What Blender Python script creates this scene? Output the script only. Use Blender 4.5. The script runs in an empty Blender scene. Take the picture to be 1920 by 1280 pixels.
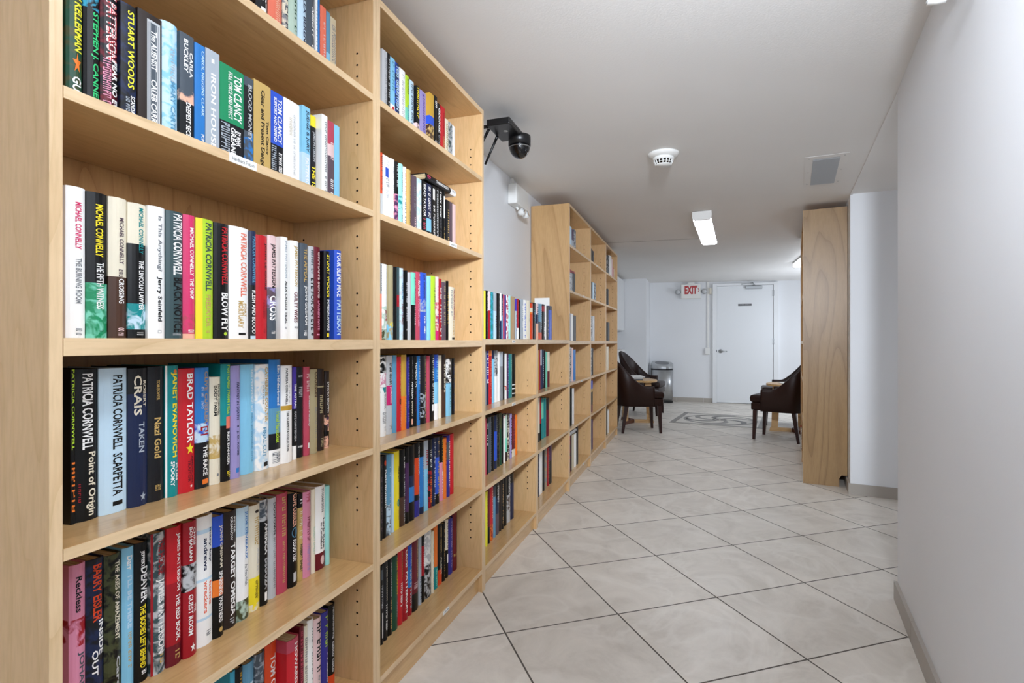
import bpy, bmesh, math, random
from mathutils import Vector, Matrix

# ------------------------------------------------------------------ camera, world, lights, exposure
scene = bpy.context.scene
COL = scene.collection
F_PX, CAM_H = 1010.0, 1.049                 # focal length in pixels (1920 wide), camera height
YAW = math.atan2(348.0, F_PX)               # the shelves run towards a point right of the picture's centre
cam_data = bpy.data.cameras.new('camera')
cam_data.sensor_width = 36.0
cam_data.lens = F_PX / 1920.0 * 36.0
cam_data.clip_start = 0.02
cam = bpy.data.objects.new('camera', cam_data)
cam.location = (0, 0, CAM_H)
cam.rotation_euler = (math.pi / 2, 0, YAW)
COL.objects.link(cam)
scene.camera = cam

world = bpy.data.worlds.new('world')
world.use_nodes = True
world.node_tree.nodes['Background'].inputs[0].default_value = (0.9, 0.95, 1.0, 1)
world.node_tree.nodes['Background'].inputs[1].default_value = 0.05
scene.world = world

scene.view_settings.view_transform = 'Standard'
scene.view_settings.look = 'None'
scene.view_settings.gamma = 1.0
scene.view_settings.use_curve_mapping = False
scene.view_settings.exposure = 1.06
scene.cycles.use_denoising = True
scene.cycles.max_bounces = 14
scene.cycles.diffuse_bounces = 10

LAMP = 7.0                                   # emission of the ceiling lights' lenses
LIGHT_COL = (0.88, 0.955, 1.06)              # cool white tubes, as the camera's white balance shows them
# ceiling lights: x, y of the middle, turn, strength, label  (built by ceiling_light() below)
LIGHTS = [
    (0.073, 5.11, -3.9, 1.5, 'long white ceiling light with glowing lens between the far bookcases'),
    (0.084, 0.55, 0.0, 1.15, 'long white ceiling light above the near end of the corridor'),
    (0.0, -1.95, 0.0, 0.5, 'added long white ceiling light, unseen at the start of the corridor'),  # extra light added behind the camera, out of view
    (1.221, 7.09, 0.0, 0.25, 'white ceiling light over the right-hand table, mostly behind the bookcase'),
]
# fill lights added by the camera and, unseen, in the side recess and the far corner
def soft_fill(name, loc, watts, radius):
    d = bpy.data.lights.new(name, 'POINT')
    d.energy = watts; d.shadow_soft_size = radius; d.color = LIGHT_COL
    o = bpy.data.objects.new(name, d); o.location = loc
    COL.objects.link(o)
soft_fill('camera_fill', (0.20, 0.22, 1.50), 5.0, 0.10)  # added fill beside the camera, no fitting
fd = bpy.data.lights.new('aimed_fill', 'SPOT')  # added spot fill that brightens the middle of the corridor
fd.energy = 185.0; fd.spot_size = math.radians(72); fd.spot_blend = 1.0; fd.shadow_soft_size = 0.10; fd.color = LIGHT_COL
fo = bpy.data.objects.new('aimed_fill', fd); fo.location = (0.22, -0.10, 1.70)
fo.rotation_euler = (Vector((-0.40, 4.6, 1.25)) - Vector(fo.location)).to_track_quat('-Z', 'Y').to_euler()
COL.objects.link(fo)
soft_fill('recess_fill', (1.75, 3.10, 1.0), 2.0, 0.15)  # unseen light added to fill the recess
soft_fill('corner_fill', (1.75, 8.30, 1.25), 15.0, 0.15)  # unseen light added to fill the far end

# ------------------------------------------------------------------ small helpers
def lin(h):
    h = h.lstrip('#')
    v = [int(h[i:i + 2], 16) / 255 for i in (0, 2, 4)]
    return tuple(c / 12.92 if c <= 0.04045 else ((c + 0.055) / 1.055) ** 2.4 for c in v) + (1.0,)

def empty(name, loc=(0, 0, 0), rz=0.0, label=None, cat=None, group=None):
    o = bpy.data.objects.new(name, None)
    o.empty_display_size = 0.05
    o.location = loc
    o.rotation_euler = (0, 0, rz)
    COL.objects.link(o)
    tag(o, label, cat, group)
    return o

def tag(o, label=None, cat=None, group=None, kind=None):
    if label: o['label'] = label
    if cat: o['category'] = cat
    if group: o['group'] = group
    if kind: o['kind'] = kind
    return o

def obj(name, bm, mats, parent=None, smooth=False, loc=None):
    me = bpy.data.meshes.new(name)
    bmesh.ops.recalc_face_normals(bm, faces=bm.faces)
    bm.to_mesh(me)
    bm.free()
    for m in (mats if isinstance(mats, (list, tuple)) else [mats]):
        me.materials.append(m)
    if smooth:
        for p in me.polygons: p.use_smooth = True
    o = bpy.data.objects.new(name, me)
    COL.objects.link(o)
    if parent: o.parent = parent
    if loc: o.location = loc
    return o

def box(bm, x0, x1, y0, y1, z0, z1, mi=0, bev=0.0, seg=2):
    vs = [bm.verts.new((x, y, z)) for x in (x0, x1) for y in (y0, y1) for z in (z0, z1)]
    fs = [bm.faces.new([vs[i] for i in q]) for q in
          ((0, 1, 3, 2), (4, 6, 7, 5), (0, 4, 5, 1), (2, 3, 7, 6), (0, 2, 6, 4), (1, 5, 7, 3))]
    for f in fs: f.material_index = mi
    if bev > 0:
        es = list({e for f in fs for e in f.edges})
        bmesh.ops.bevel(bm, geom=es, offset=bev, segments=seg, affect='EDGES', profile=0.5)
    return fs

def prism(bm, pts, z0, z1, mi=0):
    a = [bm.verts.new((p[0], p[1], z0)) for p in pts]
    b = [bm.verts.new((p[0], p[1], z1)) for p in pts]
    n = len(pts)
    fs = [bm.faces.new(a[::-1]), bm.faces.new(b)]
    for i in range(n):
        fs.append(bm.faces.new((a[i], a[(i + 1) % n], b[(i + 1) % n], b[i])))
    for f in fs: f.material_index = mi
    return fs

def lathe(bm, prof, n=32, mi=0, cx=0.0, cy=0.0, sx=1.0, sy=1.0):
    rings = []
    for r, z in prof:
        if r < 1e-6:
            rings.append([bm.verts.new((cx, cy, z))])
        else:
            rings.append([bm.verts.new((cx + sx * r * math.cos(2 * math.pi * k / n), cy + sy * r * math.sin(2 * math.pi * k / n), z)) for k in range(n)])
    for a, b in zip(rings, rings[1:]):
        for k in range(n):
            q = [a[k % len(a)], a[(k + 1) % len(a)], b[(k + 1) % len(b)], b[k % len(b)]]
            q = [v for i, v in enumerate(q) if v not in q[:i]]
            if len(q) > 2:
                f = bm.faces.new(q); f.material_index = mi
    for ring, rev in ((rings[0], True), (rings[-1], False)):
        if len(ring) > 2:
            f = bm.faces.new(ring[::-1] if rev else ring); f.material_index = mi

def tube(bm, pts, r, n=8, mi=0, r1=None):
    pts = [Vector(p) for p in pts]
    rings = []
    for i, p in enumerate(pts):
        d = (pts[min(i + 1, len(pts) - 1)] - pts[max(i - 1, 0)]).normalized()
        u = d.orthogonal().normalized() if abs(d.z) < 0.99 else Vector((1, 0, 0))
        v = d.cross(u).normalized()
        u = v.cross(d)
        rr = r if r1 is None else r + (r1 - r) * i / (len(pts) - 1)
        rings.append([bm.verts.new(p + rr * (math.cos(2 * math.pi * k / n) * u + math.sin(2 * math.pi * k / n) * v)) for k in range(n)])
    for a, b in zip(rings, rings[1:]):
        for k in range(n):
            f = bm.faces.new((a[k], a[(k + 1) % n], b[(k + 1) % n], b[k])); f.material_index = mi
    bm.faces.new(rings[0][::-1]).material_index = mi
    bm.faces.new(rings[-1]).material_index = mi

def leg_frustum(bm, x, y, z0, z1, w0, w1, dx=0.0, dy=0.0, mi=0):
    """square tapered leg: half width w0 at the floor z0, w1 at the top z1, foot shifted by dx, dy"""
    a = [bm.verts.new((x + dx + sx * w0, y + dy + sy * w0, z0)) for sx, sy in ((-1, -1), (1, -1), (1, 1), (-1, 1))]
    b = [bm.verts.new((x + sx * w1, y + sy * w1, z1)) for sx, sy in ((-1, -1), (1, -1), (1, 1), (-1, 1))]
    for f in [a[::-1], b] + [[a[i], a[(i + 1) % 4], b[(i + 1) % 4], b[i]] for i in range(4)]:
        bm.faces.new(f).material_index = mi

# text: Blender's own font, turned into a mesh that fills a unit rectangle
_texts = {}
def text_unit(s, bold=0.022):
    if (s, bold) in _texts: return _texts[(s, bold)]
    cu = bpy.data.curves.new('lettering', 'FONT')
    cu.body = s
    cu.size = 1.0
    cu.resolution_u = 2
    cu.offset = bold
    o = bpy.data.objects.new('lettering', cu)
    COL.objects.link(o)
    dg = bpy.context.evaluated_depsgraph_get()
    dg.update()
    me = o.evaluated_get(dg).to_mesh()
    vs = [tuple(v.co[:2]) for v in me.vertices]
    fs = [tuple(p.vertices) for p in me.polygons]
    o.evaluated_get(dg).to_mesh_clear()
    bpy.data.objects.remove(o)
    bpy.data.curves.remove(cu)
    x0, x1 = min(v[0] for v in vs), max(v[0] for v in vs)
    y0, y1 = min(v[1] for v in vs), max(v[1] for v in vs)
    asp = (x1 - x0) / max(y1 - y0, 1e-6)
    vs = [((v[0] - x0) / max(x1 - x0, 1e-6), (v[1] - y0) / max(y1 - y0, 1e-6)) for v in vs]
    _texts[(s, bold)] = cut_unit(vs, fs, asp)
    return _texts[(s, bold)]

def cut_unit(vs, fs, asp):
    """cut the flat letters across their height, so that they can follow a rounded spine"""
    b = bmesh.new()
    bv = [b.verts.new((u, v, 0)) for u, v in vs]
    for f in fs:
        try: b.faces.new([bv[i] for i in f])
        except ValueError: pass
    for k in range(1, 6):
        bmesh.ops.bisect_plane(b, geom=b.verts[:] + b.edges[:] + b.faces[:], plane_co=(0, k / 6, 0), plane_no=(0, 1, 0))
    b.verts.index_update()
    out = ([tuple(v.co[:2]) for v in b.verts], [tuple(v.index for v in f.verts) for f in b.faces], asp)
    b.free()
    return out

def rects_unit(rects):
    vs, fs = [], []
    for x0, x1, y0, y1 in rects:
        n = len(vs)
        vs += [(x0, y0), (x1, y0), (x1, y1), (x0, y1)]
        fs.append((n, n + 1, n + 2, n + 3))
    return cut_unit(vs, fs, 1.0)

def strokes_unit(seed, n):
    """lettering too small to read in the photograph: rows of plain strokes of letter size"""
    rnd = random.Random(seed)
    rects, x = [], 0.0
    for k in range(n):
        if rnd.random() < 0.14: x += 0.6; continue
        w = rnd.choice((0.35, 0.7, 0.8, 0.9))
        rects.append((x, x + 0.22, 0, 1))
        if w > 0.5:
            rects.append((x + w - 0.22, x + w, 0 if rnd.random() < .6 else .45, 1))
            for yy in rnd.sample((0.0, 0.42, 0.82), rnd.choice((1, 2))):
                rects.append((x + 0.22, x + w - 0.22, yy, yy + 0.18))
        x += w + 0.28
    x = max(x - 0.28, 0.5)
    return rects_unit([(a / x, b / x, c, d) for a, b, c, d in rects])

def put_text(bm, unit, fn, mi=0):
    """unit text mapped by fn(u along the line, v up the letters) -> xyz"""
    vs, fs, _ = unit
    bv = [bm.verts.new(fn(u, v)) for u, v in vs]
    for f in fs:
        try: bm.faces.new([bv[i] for i in f]).material_index = mi
        except ValueError: pass

# ------------------------------------------------------------------ materials
_mats = {}
def mat(name, color, rough=0.5, metal=0.0, spec=0.5, emit=None, coat=0.0):
    if name in _mats: return _mats[name]
    m = bpy.data.materials.new(name)
    m.use_nodes = True
    b = m.node_tree.nodes['Principled BSDF']
    b.inputs['Base Color'].default_value = lin(color)
    b.inputs['Roughness'].default_value = rough
    b.inputs['Metallic'].default_value = metal
    b.inputs['Specular IOR Level'].default_value = spec
    b.inputs['Coat Weight'].default_value = coat
    if emit:
        b.inputs['Emission Color'].default_value = LIGHT_COL + (1,) if 'lens' in name else lin(color)
        b.inputs['Emission Strength'].default_value = emit
    _mats[name] = m
    return m

def nodes(m):
    nt = m.node_tree
    return nt, nt.nodes['Principled BSDF'], nt.nodes.new, nt.links.new

def ramp(N, stops, interp='LINEAR'):
    r = N('ShaderNodeValToRGB')
    e = r.color_ramp.elements
    r.color_ramp.interpolation = interp
    while len(e) > 1: e.remove(e[-1])
    e[0].position, e[0].color = stops[0]
    for p, c in stops[1:]:
        x = e.new(p); x.color = c
    return r

def plaster(name, color, bump=0.05, scale=120.0, rough=0.55, blotch=0.04):
    m = mat(name, color, rough, spec=0.35)
    nt, b, N, L = nodes(m)
    tc = N('ShaderNodeTexCoord')
    n1 = N('ShaderNodeTexNoise'); n1.inputs['Scale'].default_value = scale; n1.inputs['Detail'].default_value = 3
    n2 = N('ShaderNodeTexNoise'); n2.inputs['Scale'].default_value = 1.3
    L(tc.outputs['Object'], n1.inputs['Vector']); L(tc.outputs['Object'], n2.inputs['Vector'])
    c = lin(color)
    lo = tuple(x * (1 - blotch) for x in c[:3]) + (1,)
    r = ramp(N, [(0.3, lo), (0.7, c)])
    L(n2.outputs['Fac'], r.inputs[0]); L(r.outputs[0], b.inputs['Base Color'])
    bp = N('ShaderNodeBump'); bp.inputs['Strength'].default_value = bump; bp.inputs['Distance'].default_value = 0.003
    L(n1.outputs['Fac'], bp.inputs['Height']); L(bp.outputs[0], b.inputs['Normal'])
    return m

def wood(name, c_lo, c_hi, axis='Z', rings=False, rough=0.36, dark=None):
    """birch veneer: fine grain along one axis, broad figure across"""
    m = mat(name, c_hi, rough, spec=0.4)
    nt, b, N, L = nodes(m)
    tc = N('ShaderNodeTexCoord'); oi = N('ShaderNodeObjectInfo')
    ad = N('ShaderNodeVectorMath'); ad.operation = 'ADD'
    sc = N('ShaderNodeVectorMath'); sc.operation = 'SCALE'; sc.inputs['Scale'].default_value = 17.0
    cb = N('ShaderNodeCombineXYZ')
    for i in range(3): L(oi.outputs['Random'], cb.inputs[i])
    L(cb.outputs[0], sc.inputs[0]); L(tc.outputs['Object'], ad.inputs[0]); L(sc.outputs[0], ad.inputs[1])
    mp = N('ShaderNodeMapping')
    s = {'X': (0.12, 1, 1), 'Y': (1, 0.12, 1), 'Z': (1, 1, 0.12)}[axis]
    mp.inputs['Scale'].default_value = s
    L(ad.outputs[0], mp.inputs['Vector'])
    n1 = N('ShaderNodeTexNoise'); n1.inputs['Scale'].default_value = 160.0; n1.inputs['Detail'].default_value = 4
    n2 = N('ShaderNodeTexNoise'); n2.inputs['Scale'].default_value = 9.0 if not rings else 4.5
    n2.inputs['Detail'].default_value = 1.0; n2.inputs['Distortion'].default_value = 0.6
    L(mp.outputs[0], n1.inputs['Vector']); L(mp.outputs[0], n2.inputs['Vector'])
    # contour lines of the broad noise make the cathedral figure
    mu = N('ShaderNodeMath'); mu.operation = 'MULTIPLY'; mu.inputs[1].default_value = 9.0 if rings else 7.0
    fr = N('ShaderNodeMath'); fr.operation = 'FRACT'
    L(n2.outputs['Fac'], mu.inputs[0]); L(mu.outputs[0], fr.inputs[0])
    lo, hi = lin(c_lo), lin(c_hi)
    r = ramp(N, [(0.0, lo), (0.10, tuple((a + d) / 2 for a, d in zip(lo, hi))), (0.35, hi), (0.85, hi), (1.0, tuple(0.35 * a + 0.65 * d for a, d in zip(lo, hi)))])
    L(fr.outputs[0], r.inputs[0])
    mx = N('ShaderNodeMix'); mx.data_type = 'RGBA'; mx.blend_type = 'MULTIPLY'
    g = ramp(N, [(0.35, (0.86, 0.84, 0.80, 1)), (0.6, (1, 1, 1, 1))])
    L(n1.outputs['Fac'], g.inputs[0])
    mx.inputs['Factor'].default_value = 0.6
    L(r.outputs[0], mx.inputs['A']); L(g.outputs[0], mx.inputs['B'])
    L(mx.outputs['Result'], b.inputs['Base Color'])
    bp = N('ShaderNodeBump'); bp.inputs['Strength'].default_value = 0.03; bp.inputs['Distance'].default_value = 0.002
    L(n1.outputs['Fac'], bp.inputs['Height']); L(bp.outputs[0], b.inputs['Normal'])
    return m

M_WALL = plaster('white_wall_paint', 'e9ebee', bump=0.08, scale=90)
M_CEIL = plaster('white_ceiling_paint', 'e6e4e1', bump=0.16, scale=150, blotch=0.05)
M_TRIM = mat('white_gloss_trim', 'e3e5e7', 0.35)
M_DOOR = mat('white_door_paint', 'e2e5e8', 0.4)
M_WHITE = mat('white_plastic', 'e6e6e3', 0.4)
M_OFFWHITE = mat('off_white_plastic', 'd8d2c2', 0.45)
M_BLACK = mat('black_plastic', '0c0c0e', 0.35)
M_GLOSSBLACK = mat('gloss_black_dome', '050507', 0.06, coat=0.6)
M_STEEL = mat('brushed_steel', 'b9bbbd', 0.3, metal=1.0)
M_CHROME = mat('chrome', 'd5d7d9', 0.12, metal=1.0)
M_HOLE = mat('dark_hole', '1c130c', 0.9, spec=0.1)
M_SIDE = wood('birch_upright', 'cca674', 'd4af7f', 'Z')
M_SHELF = wood('birch_shelf', 'c79d68', 'd2aa74', 'Y', rough=0.3)
M_SHELF.node_tree.nodes['Principled BSDF'].inputs['Coat Weight'].default_value = 0.5
M_SHELF.node_tree.nodes['Principled BSDF'].inputs['Coat Roughness'].default_value = 0.16
M_EDGE = wood('birch_edge', 'd2b288', 'dec098', 'Z')
M_EDGE_H = wood('birch_edge_level', 'd2b288', 'dec098', 'Y')
M_BACK = wood('birch_back', 'a8794a', 'bf915d', 'Z')
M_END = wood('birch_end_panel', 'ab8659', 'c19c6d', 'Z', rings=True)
M_END_R = wood('birch_end_panel_browner_dim', '8a6c48', 'a1825a', 'Z', rings=True)  # browner veneer; this end's dimmer light is put into the tone too
M_PAPER = mat('white_paper', 'eeeeea', 0.6)
M_INK = mat('dark_ink', '3a3a3c', 0.7)
M_LEATHER = mat('dark_brown_leather', '26110a', 0.42, spec=0.32)
M_CHERRY = mat('dark_cherry_wood', '2a0d0a', 0.3)
M_TABLEWOOD = wood('pale_table_wood', 'b48a58', 'd3ac78', 'X')
M_TABLEDARK = mat('reddish_table_wood', '5e3320', 0.4)

def pages_mat():
    m = mat('page_edges', 'c9b48c', 0.85, spec=0.15)
    nt, b, N, L = nodes(m)
    tc = N('ShaderNodeTexCoord'); mp = N('ShaderNodeMapping'); mp.inputs['Scale'].default_value = (3, 900, 3)
    n = N('ShaderNodeTexNoise'); n.inputs['Scale'].default_value = 1.0
    L(tc.outputs['Object'], mp.inputs['Vector']); L(mp.outputs[0], n.inputs['Vector'])
    r = ramp(N, [(0.35, lin('a88f66')), (0.65, lin('d6c49d'))])
    L(n.outputs['Fac'], r.inputs[0]); L(r.outputs[0], b.inputs['Base Color'])
    return m
M_PAGES = pages_mat()

TILE = 0.4525
def floor_mat():
    m = mat('grey_floor_tile', 'b4aea6', 0.32, spec=0.45)
    nt, b, N, L = nodes(m)
    tc = N('ShaderNodeTexCoord')
    br = N('ShaderNodeTexBrick')
    br.offset = 0.0; br.squash = 1.0
    br.inputs['Scale'].default_value = 1.0
    br.inputs['Brick Width'].default_value = TILE
    br.inputs['Row Height'].default_value = TILE
    br.inputs['Mortar Size'].default_value = 0.0032
    br.inputs['Mortar Smooth'].default_value = 0.1
    br.inputs['Bias'].default_value = 0.0
    br.inputs['Color1'].default_value = (0.93, 0.93, 0.925, 1)
    br.inputs['Color2'].default_value = (1.03, 1.03, 1.025, 1)
    br.inputs['Mortar'].default_value = (0.15, 0.14, 0.13, 1)
    L(tc.outputs['Object'], br.inputs['Vector'])
    n1 = N('ShaderNodeTexNoise'); n1.inputs['Scale'].default_value = 3.6; n1.inputs['Detail'].default_value = 10; n1.inputs['Roughness'].default_value = 0.7; n1.inputs['Distortion'].default_value = 1.1
    n2 = N('ShaderNodeTexNoise'); n2.inputs['Scale'].default_value = 1.9; n2.inputs['Detail'].default_value = 6; n2.inputs['Distortion'].default_value = 1.2
    L(tc.outputs['Object'], n1.inputs['Vector']); L(tc.outputs['Object'], n2.inputs['Vector'])
    r1 = ramp(N, [(0.25, lin('c4bcb1')), (0.5, lin('d9d2c8')), (0.75, lin('e8e1d7'))])
    L(n1.outputs['Fac'], r1.inputs[0])
    r2 = ramp(N, [(0.46, (0, 0, 0, 1)), (0.5, (0.4, 0.4, 0.4, 1)), (0.54, (0, 0, 0, 1))])
    L(n2.outputs['Fac'], r2.inputs[0])
    mv = N('ShaderNodeMix'); mv.data_type = 'RGBA'
    L(r2.outputs[0], mv.inputs['Factor']); L(r1.outputs[0], mv.inputs['A']); mv.inputs['B'].default_value = lin('ece7df')
    mx = N('ShaderNodeMix'); mx.data_type = 'RGBA'; mx.blend_type = 'MULTIPLY'; mx.inputs['Factor'].default_value = 1.0
    L(mv.outputs['Result'], mx.inputs['A']); L(br.outputs['Color'], mx.inputs['B'])
    L(mx.outputs['Result'], b.inputs['Base Color'])
    rr = ramp(N, [(0.0, (0.42, 0.42, 0.42, 1)), (1.0, (0.8, 0.8, 0.8, 1))])
    L(br.outputs['Fac'], rr.inputs[0]); L(rr.outputs[0], b.inputs['Roughness'])
    bp = N('ShaderNodeBump'); bp.invert = True; bp.inputs['Strength'].default_value = 0.5; bp.inputs['Distance'].default_value = 0.002
    L(br.outputs['Fac'], bp.inputs['Height']); L(bp.outputs[0], b.inputs['Normal'])
    return m
M_FLOOR = floor_mat()
M_SKIRT = plaster('grey_skirting_tile', 'b3aca3', bump=0.02, scale=60, rough=0.4, blotch=0.18)
M_STONE = plaster('pale_inlay_stone', 'd6d0c6', bump=0.02, scale=60, rough=0.35, blotch=0.12)
M_STONE_MID = plaster('grey_inlay_stone', '7f7a73', bump=0.02, scale=60, rough=0.35, blotch=0.12)
M_STONE_DARK = plaster('dark_inlay_stone', '55504b', bump=0.02, scale=60, rough=0.35, blotch=0.12)

# ------------------------------------------------------------------ the room
WA = math.radians(8.6)                       # the right-hand walls turn this far from the shelf line
WD = Vector((math.sin(WA), math.cos(WA)))    # along the right-hand wall, away from the camera
WN = Vector((math.cos(WA), -math.sin(WA)))   # across it, away from the corridor
C1 = Vector((0.766, 2.570))                  # end of the near right wall
C2 = Vector((0.9925, 4.259))                  # corner of the wall that faces the camera
FAR_Y = 9.87
H_TOP = 2.12
def ceil_z(x): return 2.10 - 0.018 * (x + 1.145)

def struct(name, bm, m):
    return tag(obj(name, bm, m), kind='structure')

def wallbox(name, pts, m=None, z1=H_TOP):
    bm = bmesh.new(); prism(bm, pts, 0.0, z1)
    return struct(name, bm, m or M_WALL)

def V2(v): return (v[0], v[1])

def build_room():
    # floor: its own axes run along the tile joints
    bm = bmesh.new()
    box(bm, -11, 11, -11, 11, -0.1, 0.0)
    fl = struct('floor', bm, M_FLOOR)
    fl.location = (0.0739, 2.3625, 0); fl.rotation_euler = (0, 0, math.radians(36.4))
    # ceiling, falling slightly to the right
    bm = bmesh.new()
    xs = (-2.4, 3.4); ys = (-2.9, 10.3)
    v = [bm.verts.new((x, y, ceil_z(x) + dz)) for dz in (0, 0.1) for x in xs for y in ys]
    for q in ((0, 1, 3, 2), (4, 6, 7, 5), (0, 4, 5, 1), (2, 3, 7, 6), (0, 2, 6, 4), (1, 5, 7, 3)):
        bm.faces.new([v[i] for i in q])
    struct('ceiling', bm, M_CEIL)
    # dark strip painted as the ceiling groove's shade, and the lip where the side recess begins
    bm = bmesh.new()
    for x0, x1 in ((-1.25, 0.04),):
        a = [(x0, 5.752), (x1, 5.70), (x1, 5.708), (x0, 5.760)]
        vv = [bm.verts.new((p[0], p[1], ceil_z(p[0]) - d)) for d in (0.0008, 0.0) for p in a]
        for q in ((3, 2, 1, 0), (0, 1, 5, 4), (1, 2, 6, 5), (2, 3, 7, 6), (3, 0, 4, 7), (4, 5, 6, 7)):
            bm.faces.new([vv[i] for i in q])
    struct('trim_1', bm, mat('groove_shade', '7d7873', 0.9, spec=0.1))  # grey strip stands for the shade in the groove
    bm = bmesh.new()
    a = [C1, C2, C2 + WN * 0.012, C1 + WN * 0.012]
    vv = [bm.verts.new((p[0], p[1], ceil_z(p[0]) - d)) for d in (0.006, 0.0) for p in a]
    for q in ((3, 2, 1, 0), (0, 1, 5, 4), (1, 2, 6, 5), (2, 3, 7, 6), (3, 0, 4, 7), (4, 5, 6, 7)):
        bm.faces.new([vv[i] for i in q])
    struct('trim_2', bm, M_CEIL)
    # left wall behind the shelves; it steps back beyond them
    wallbox('wall_left', [(-1.136, -2.7), (-1.136, 6.13), (-1.57, 6.13), (-1.57, 9.3), (-1.9, 9.3), (-1.9, -2.7)])
    # near right wall with its end, the recess and the wall the right shelves stand against
    e0 = C1 - WD * 4.9
    wallbox('wall_right', [V2(e0), V2(C1), V2(C1 + WN * 1.6), V2(C1 + WN * 1.6 - WD * 4.9)])
    wallbox('wall_recess', [V2(C2), V2(C2 + WD * 1.9), V2(C2 + WD * 1.9 + WN * 1.9), V2(C2 + WN * 1.9)])
    q = C1 + WN * 1.3
    wallbox('wall_recess_side', [V2(q + WD * 0.0), V2(q + WD * 1.72), V2(q + WD * 1.72 + WN * 0.15), V2(q + WN * 0.15)])
    wallbox('wall_right_far', [(2.35, 6.0), (2.35, FAR_Y), (2.6, FAR_Y), (2.6, 6.0)])
    wallbox('wall_far', [(-0.805, FAR_Y), (2.6, FAR_Y), (2.6, FAR_Y + 0.2), (-0.805, FAR_Y + 0.2)])
    wallbox('wall_far_left', [(-1.9, 9.19), (-0.807, 9.19), (-0.807, FAR_Y + 0.2), (-1.9, FAR_Y + 0.2)])
    wallbox('wall_back', [(-1.9, -2.7), (2.0, -2.7), (2.0, -2.9), (-1.9, -2.9)])

def skirting(name, p, q, n, h=0.075, t=0.012, piece=0.45):
    """a run of grey tiles along the wall foot from p to q, standing off along n"""
    p, q, n = Vector(p), Vector(q), Vector(n)
    d = q - p; ln = d.length; d.normalize()
    bm = bmesh.new(); s = 0.0
    while s < ln - 1e-4:
        e = min(s + piece, ln)
        a, b = p + d * (s + 0.001), p + d * (e - 0.001)
        prism(bm, [V2(a), V2(b), V2(b + n * t), V2(a + n * t)], 0.0, h)
        s = e
    return struct(name, bm, M_SKIRT)

build_room()
skirting('baseboard_right', C1 - WD * 2.6 , C1 + WD * 0.012, -WN)
skirting('baseboard_recess', C2 - WN * 0.012, C2 + WN * 1.2, -WD)
skirting('baseboard_recess_side', C2, C2 + WD * 0.3, -WN)
skirting('baseboard_far', (-0.80, FAR_Y), (0.24, FAR_Y), (0, -1))
skirting('baseboard_far_right', (1.26, FAR_Y), (2.3, FAR_Y), (0, -1))

# ------------------------------------------------------------------ ceiling lights
def ceiling_light(x, y, deg, k, label, n):
    cz = ceil_z(x)
    r = empty('ceiling_light', (x, y, cz), math.radians(deg), label, 'ceiling light', 'long ceiling lights')
    L2, w, d = 0.61, 0.073, 0.07
    bm = bmesh.new()
    box(bm, -w, w, -L2, L2, -0.022, -0.001, bev=0.003)
    if n == 0:
        for sx in (-1, 1): box(bm, sx * w * 0.96 - 0.0012, sx * w * 0.96 + 0.0012, -L2 + 0.03, L2 - 0.03, -0.062, -0.022)
    obj('housing', bm, M_WHITE, r)
    for s in (-1, 1):
        bm = bmesh.new()
        y0, y1 = (L2 - 0.03, L2) if s > 0 else (-L2, -L2 + 0.03)
        pr = [(-w, -0.02), (-w * 0.98, -0.056), (-w * 0.73, -d), (w * 0.73, -d), (w * 0.98, -0.056), (w, -0.02)]
        a = [bm.verts.new((p[0], y0, p[1])) for p in pr]; b = [bm.verts.new((p[0], y1, p[1])) for p in pr]
        bm.faces.new(a); bm.faces.new(b[::-1])
        for i in range(len(pr)):
            j = (i + 1) % len(pr); bm.faces.new((a[i], b[i], b[j], a[j]))
        obj('end_cap', bm, M_WHITE, r)
    bm = bmesh.new()
    pr = [(-w * 0.97, -0.0225), (-w * 0.95, -0.055), (-w * 0.7, -d + 0.002), (w * 0.7, -d + 0.002), (w * 0.95, -0.055), (w * 0.97, -0.0225)]
    a = [bm.verts.new((p[0], -L2 + 0.03, p[1])) for p in pr]; b = [bm.verts.new((p[0], L2 - 0.03, p[1])) for p in pr]
    for i in (range(1, len(pr) - 2) if n == 0 else range(len(pr) - 1)): bm.faces.new((a[i], b[i], b[i + 1], a[i + 1]))
    obj('diffuser', bm, mat('glowing_lens_%d' % (k * 100), 'ffffff', 0.4, emit=LAMP * k), r)
for i, a in enumerate(LIGHTS): ceiling_light(*a, i)

# ------------------------------------------------------------------ bookcases
FR = 0.851
FRONT_X = -FR                             # plane of the left bookcases' front edges
SHELF_TOP = {1: 0.097, 2: 0.432, 3: 0.754, 4: 1.054, 5: 1.413, 6: 1.735}   # top faces, counted from the floor
T = 0.018
DEPTH = 0.28
END_PANEL_ON = {}

def add_holes(bm, y, sgn, tall, mi):
    """rows of shelf-pin holes on the inner face of an upright (small dark discs)"""
    zs = [0.16 + 0.032 * k for k in range(int(((1.9 if tall else 0.95) - 0.16) / 0.032))]
    for z in zs:
        if any(abs(z - (s - 0.01)) < 0.03 for s in list(SHELF_TOP.values())): continue
        if (z - 0.16) % 0.345 < 0.06: continue
        for x in (-0.052, -0.235):
            vs = [bm.verts.new((x + 0.0032 * math.cos(a), y + sgn * 0.0004, z + 0.0032 * math.sin(a))) for a in [k * math.pi / 4 for k in range(8)]]
            bm.faces.new(vs if sgn < 0 else vs[::-1]).material_index = mi

def shelf_tag(parent, y, w, z, text):
    bm = bmesh.new()
    h = 0.017 if w > 0.05 else 0.013
    box(bm, 0.0003, 0.0011, y - w / 2, y + w / 2, z - 0.0175, z - 0.0175 + h)
    put_text(bm, text_unit(text, 0.0) if text else strokes_unit(int(y * 1000), 9),
             lambda u, v: (0.0014, y - w * 0.40 + u * w * 0.8, z - 0.0175 + h * (0.3 + 0.4 * v)), 1)
    o = obj('shelf_tag', bm, [M_PAPER, M_INK], parent)
    o['label'] = 'small white paper tag'
    return o

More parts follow.
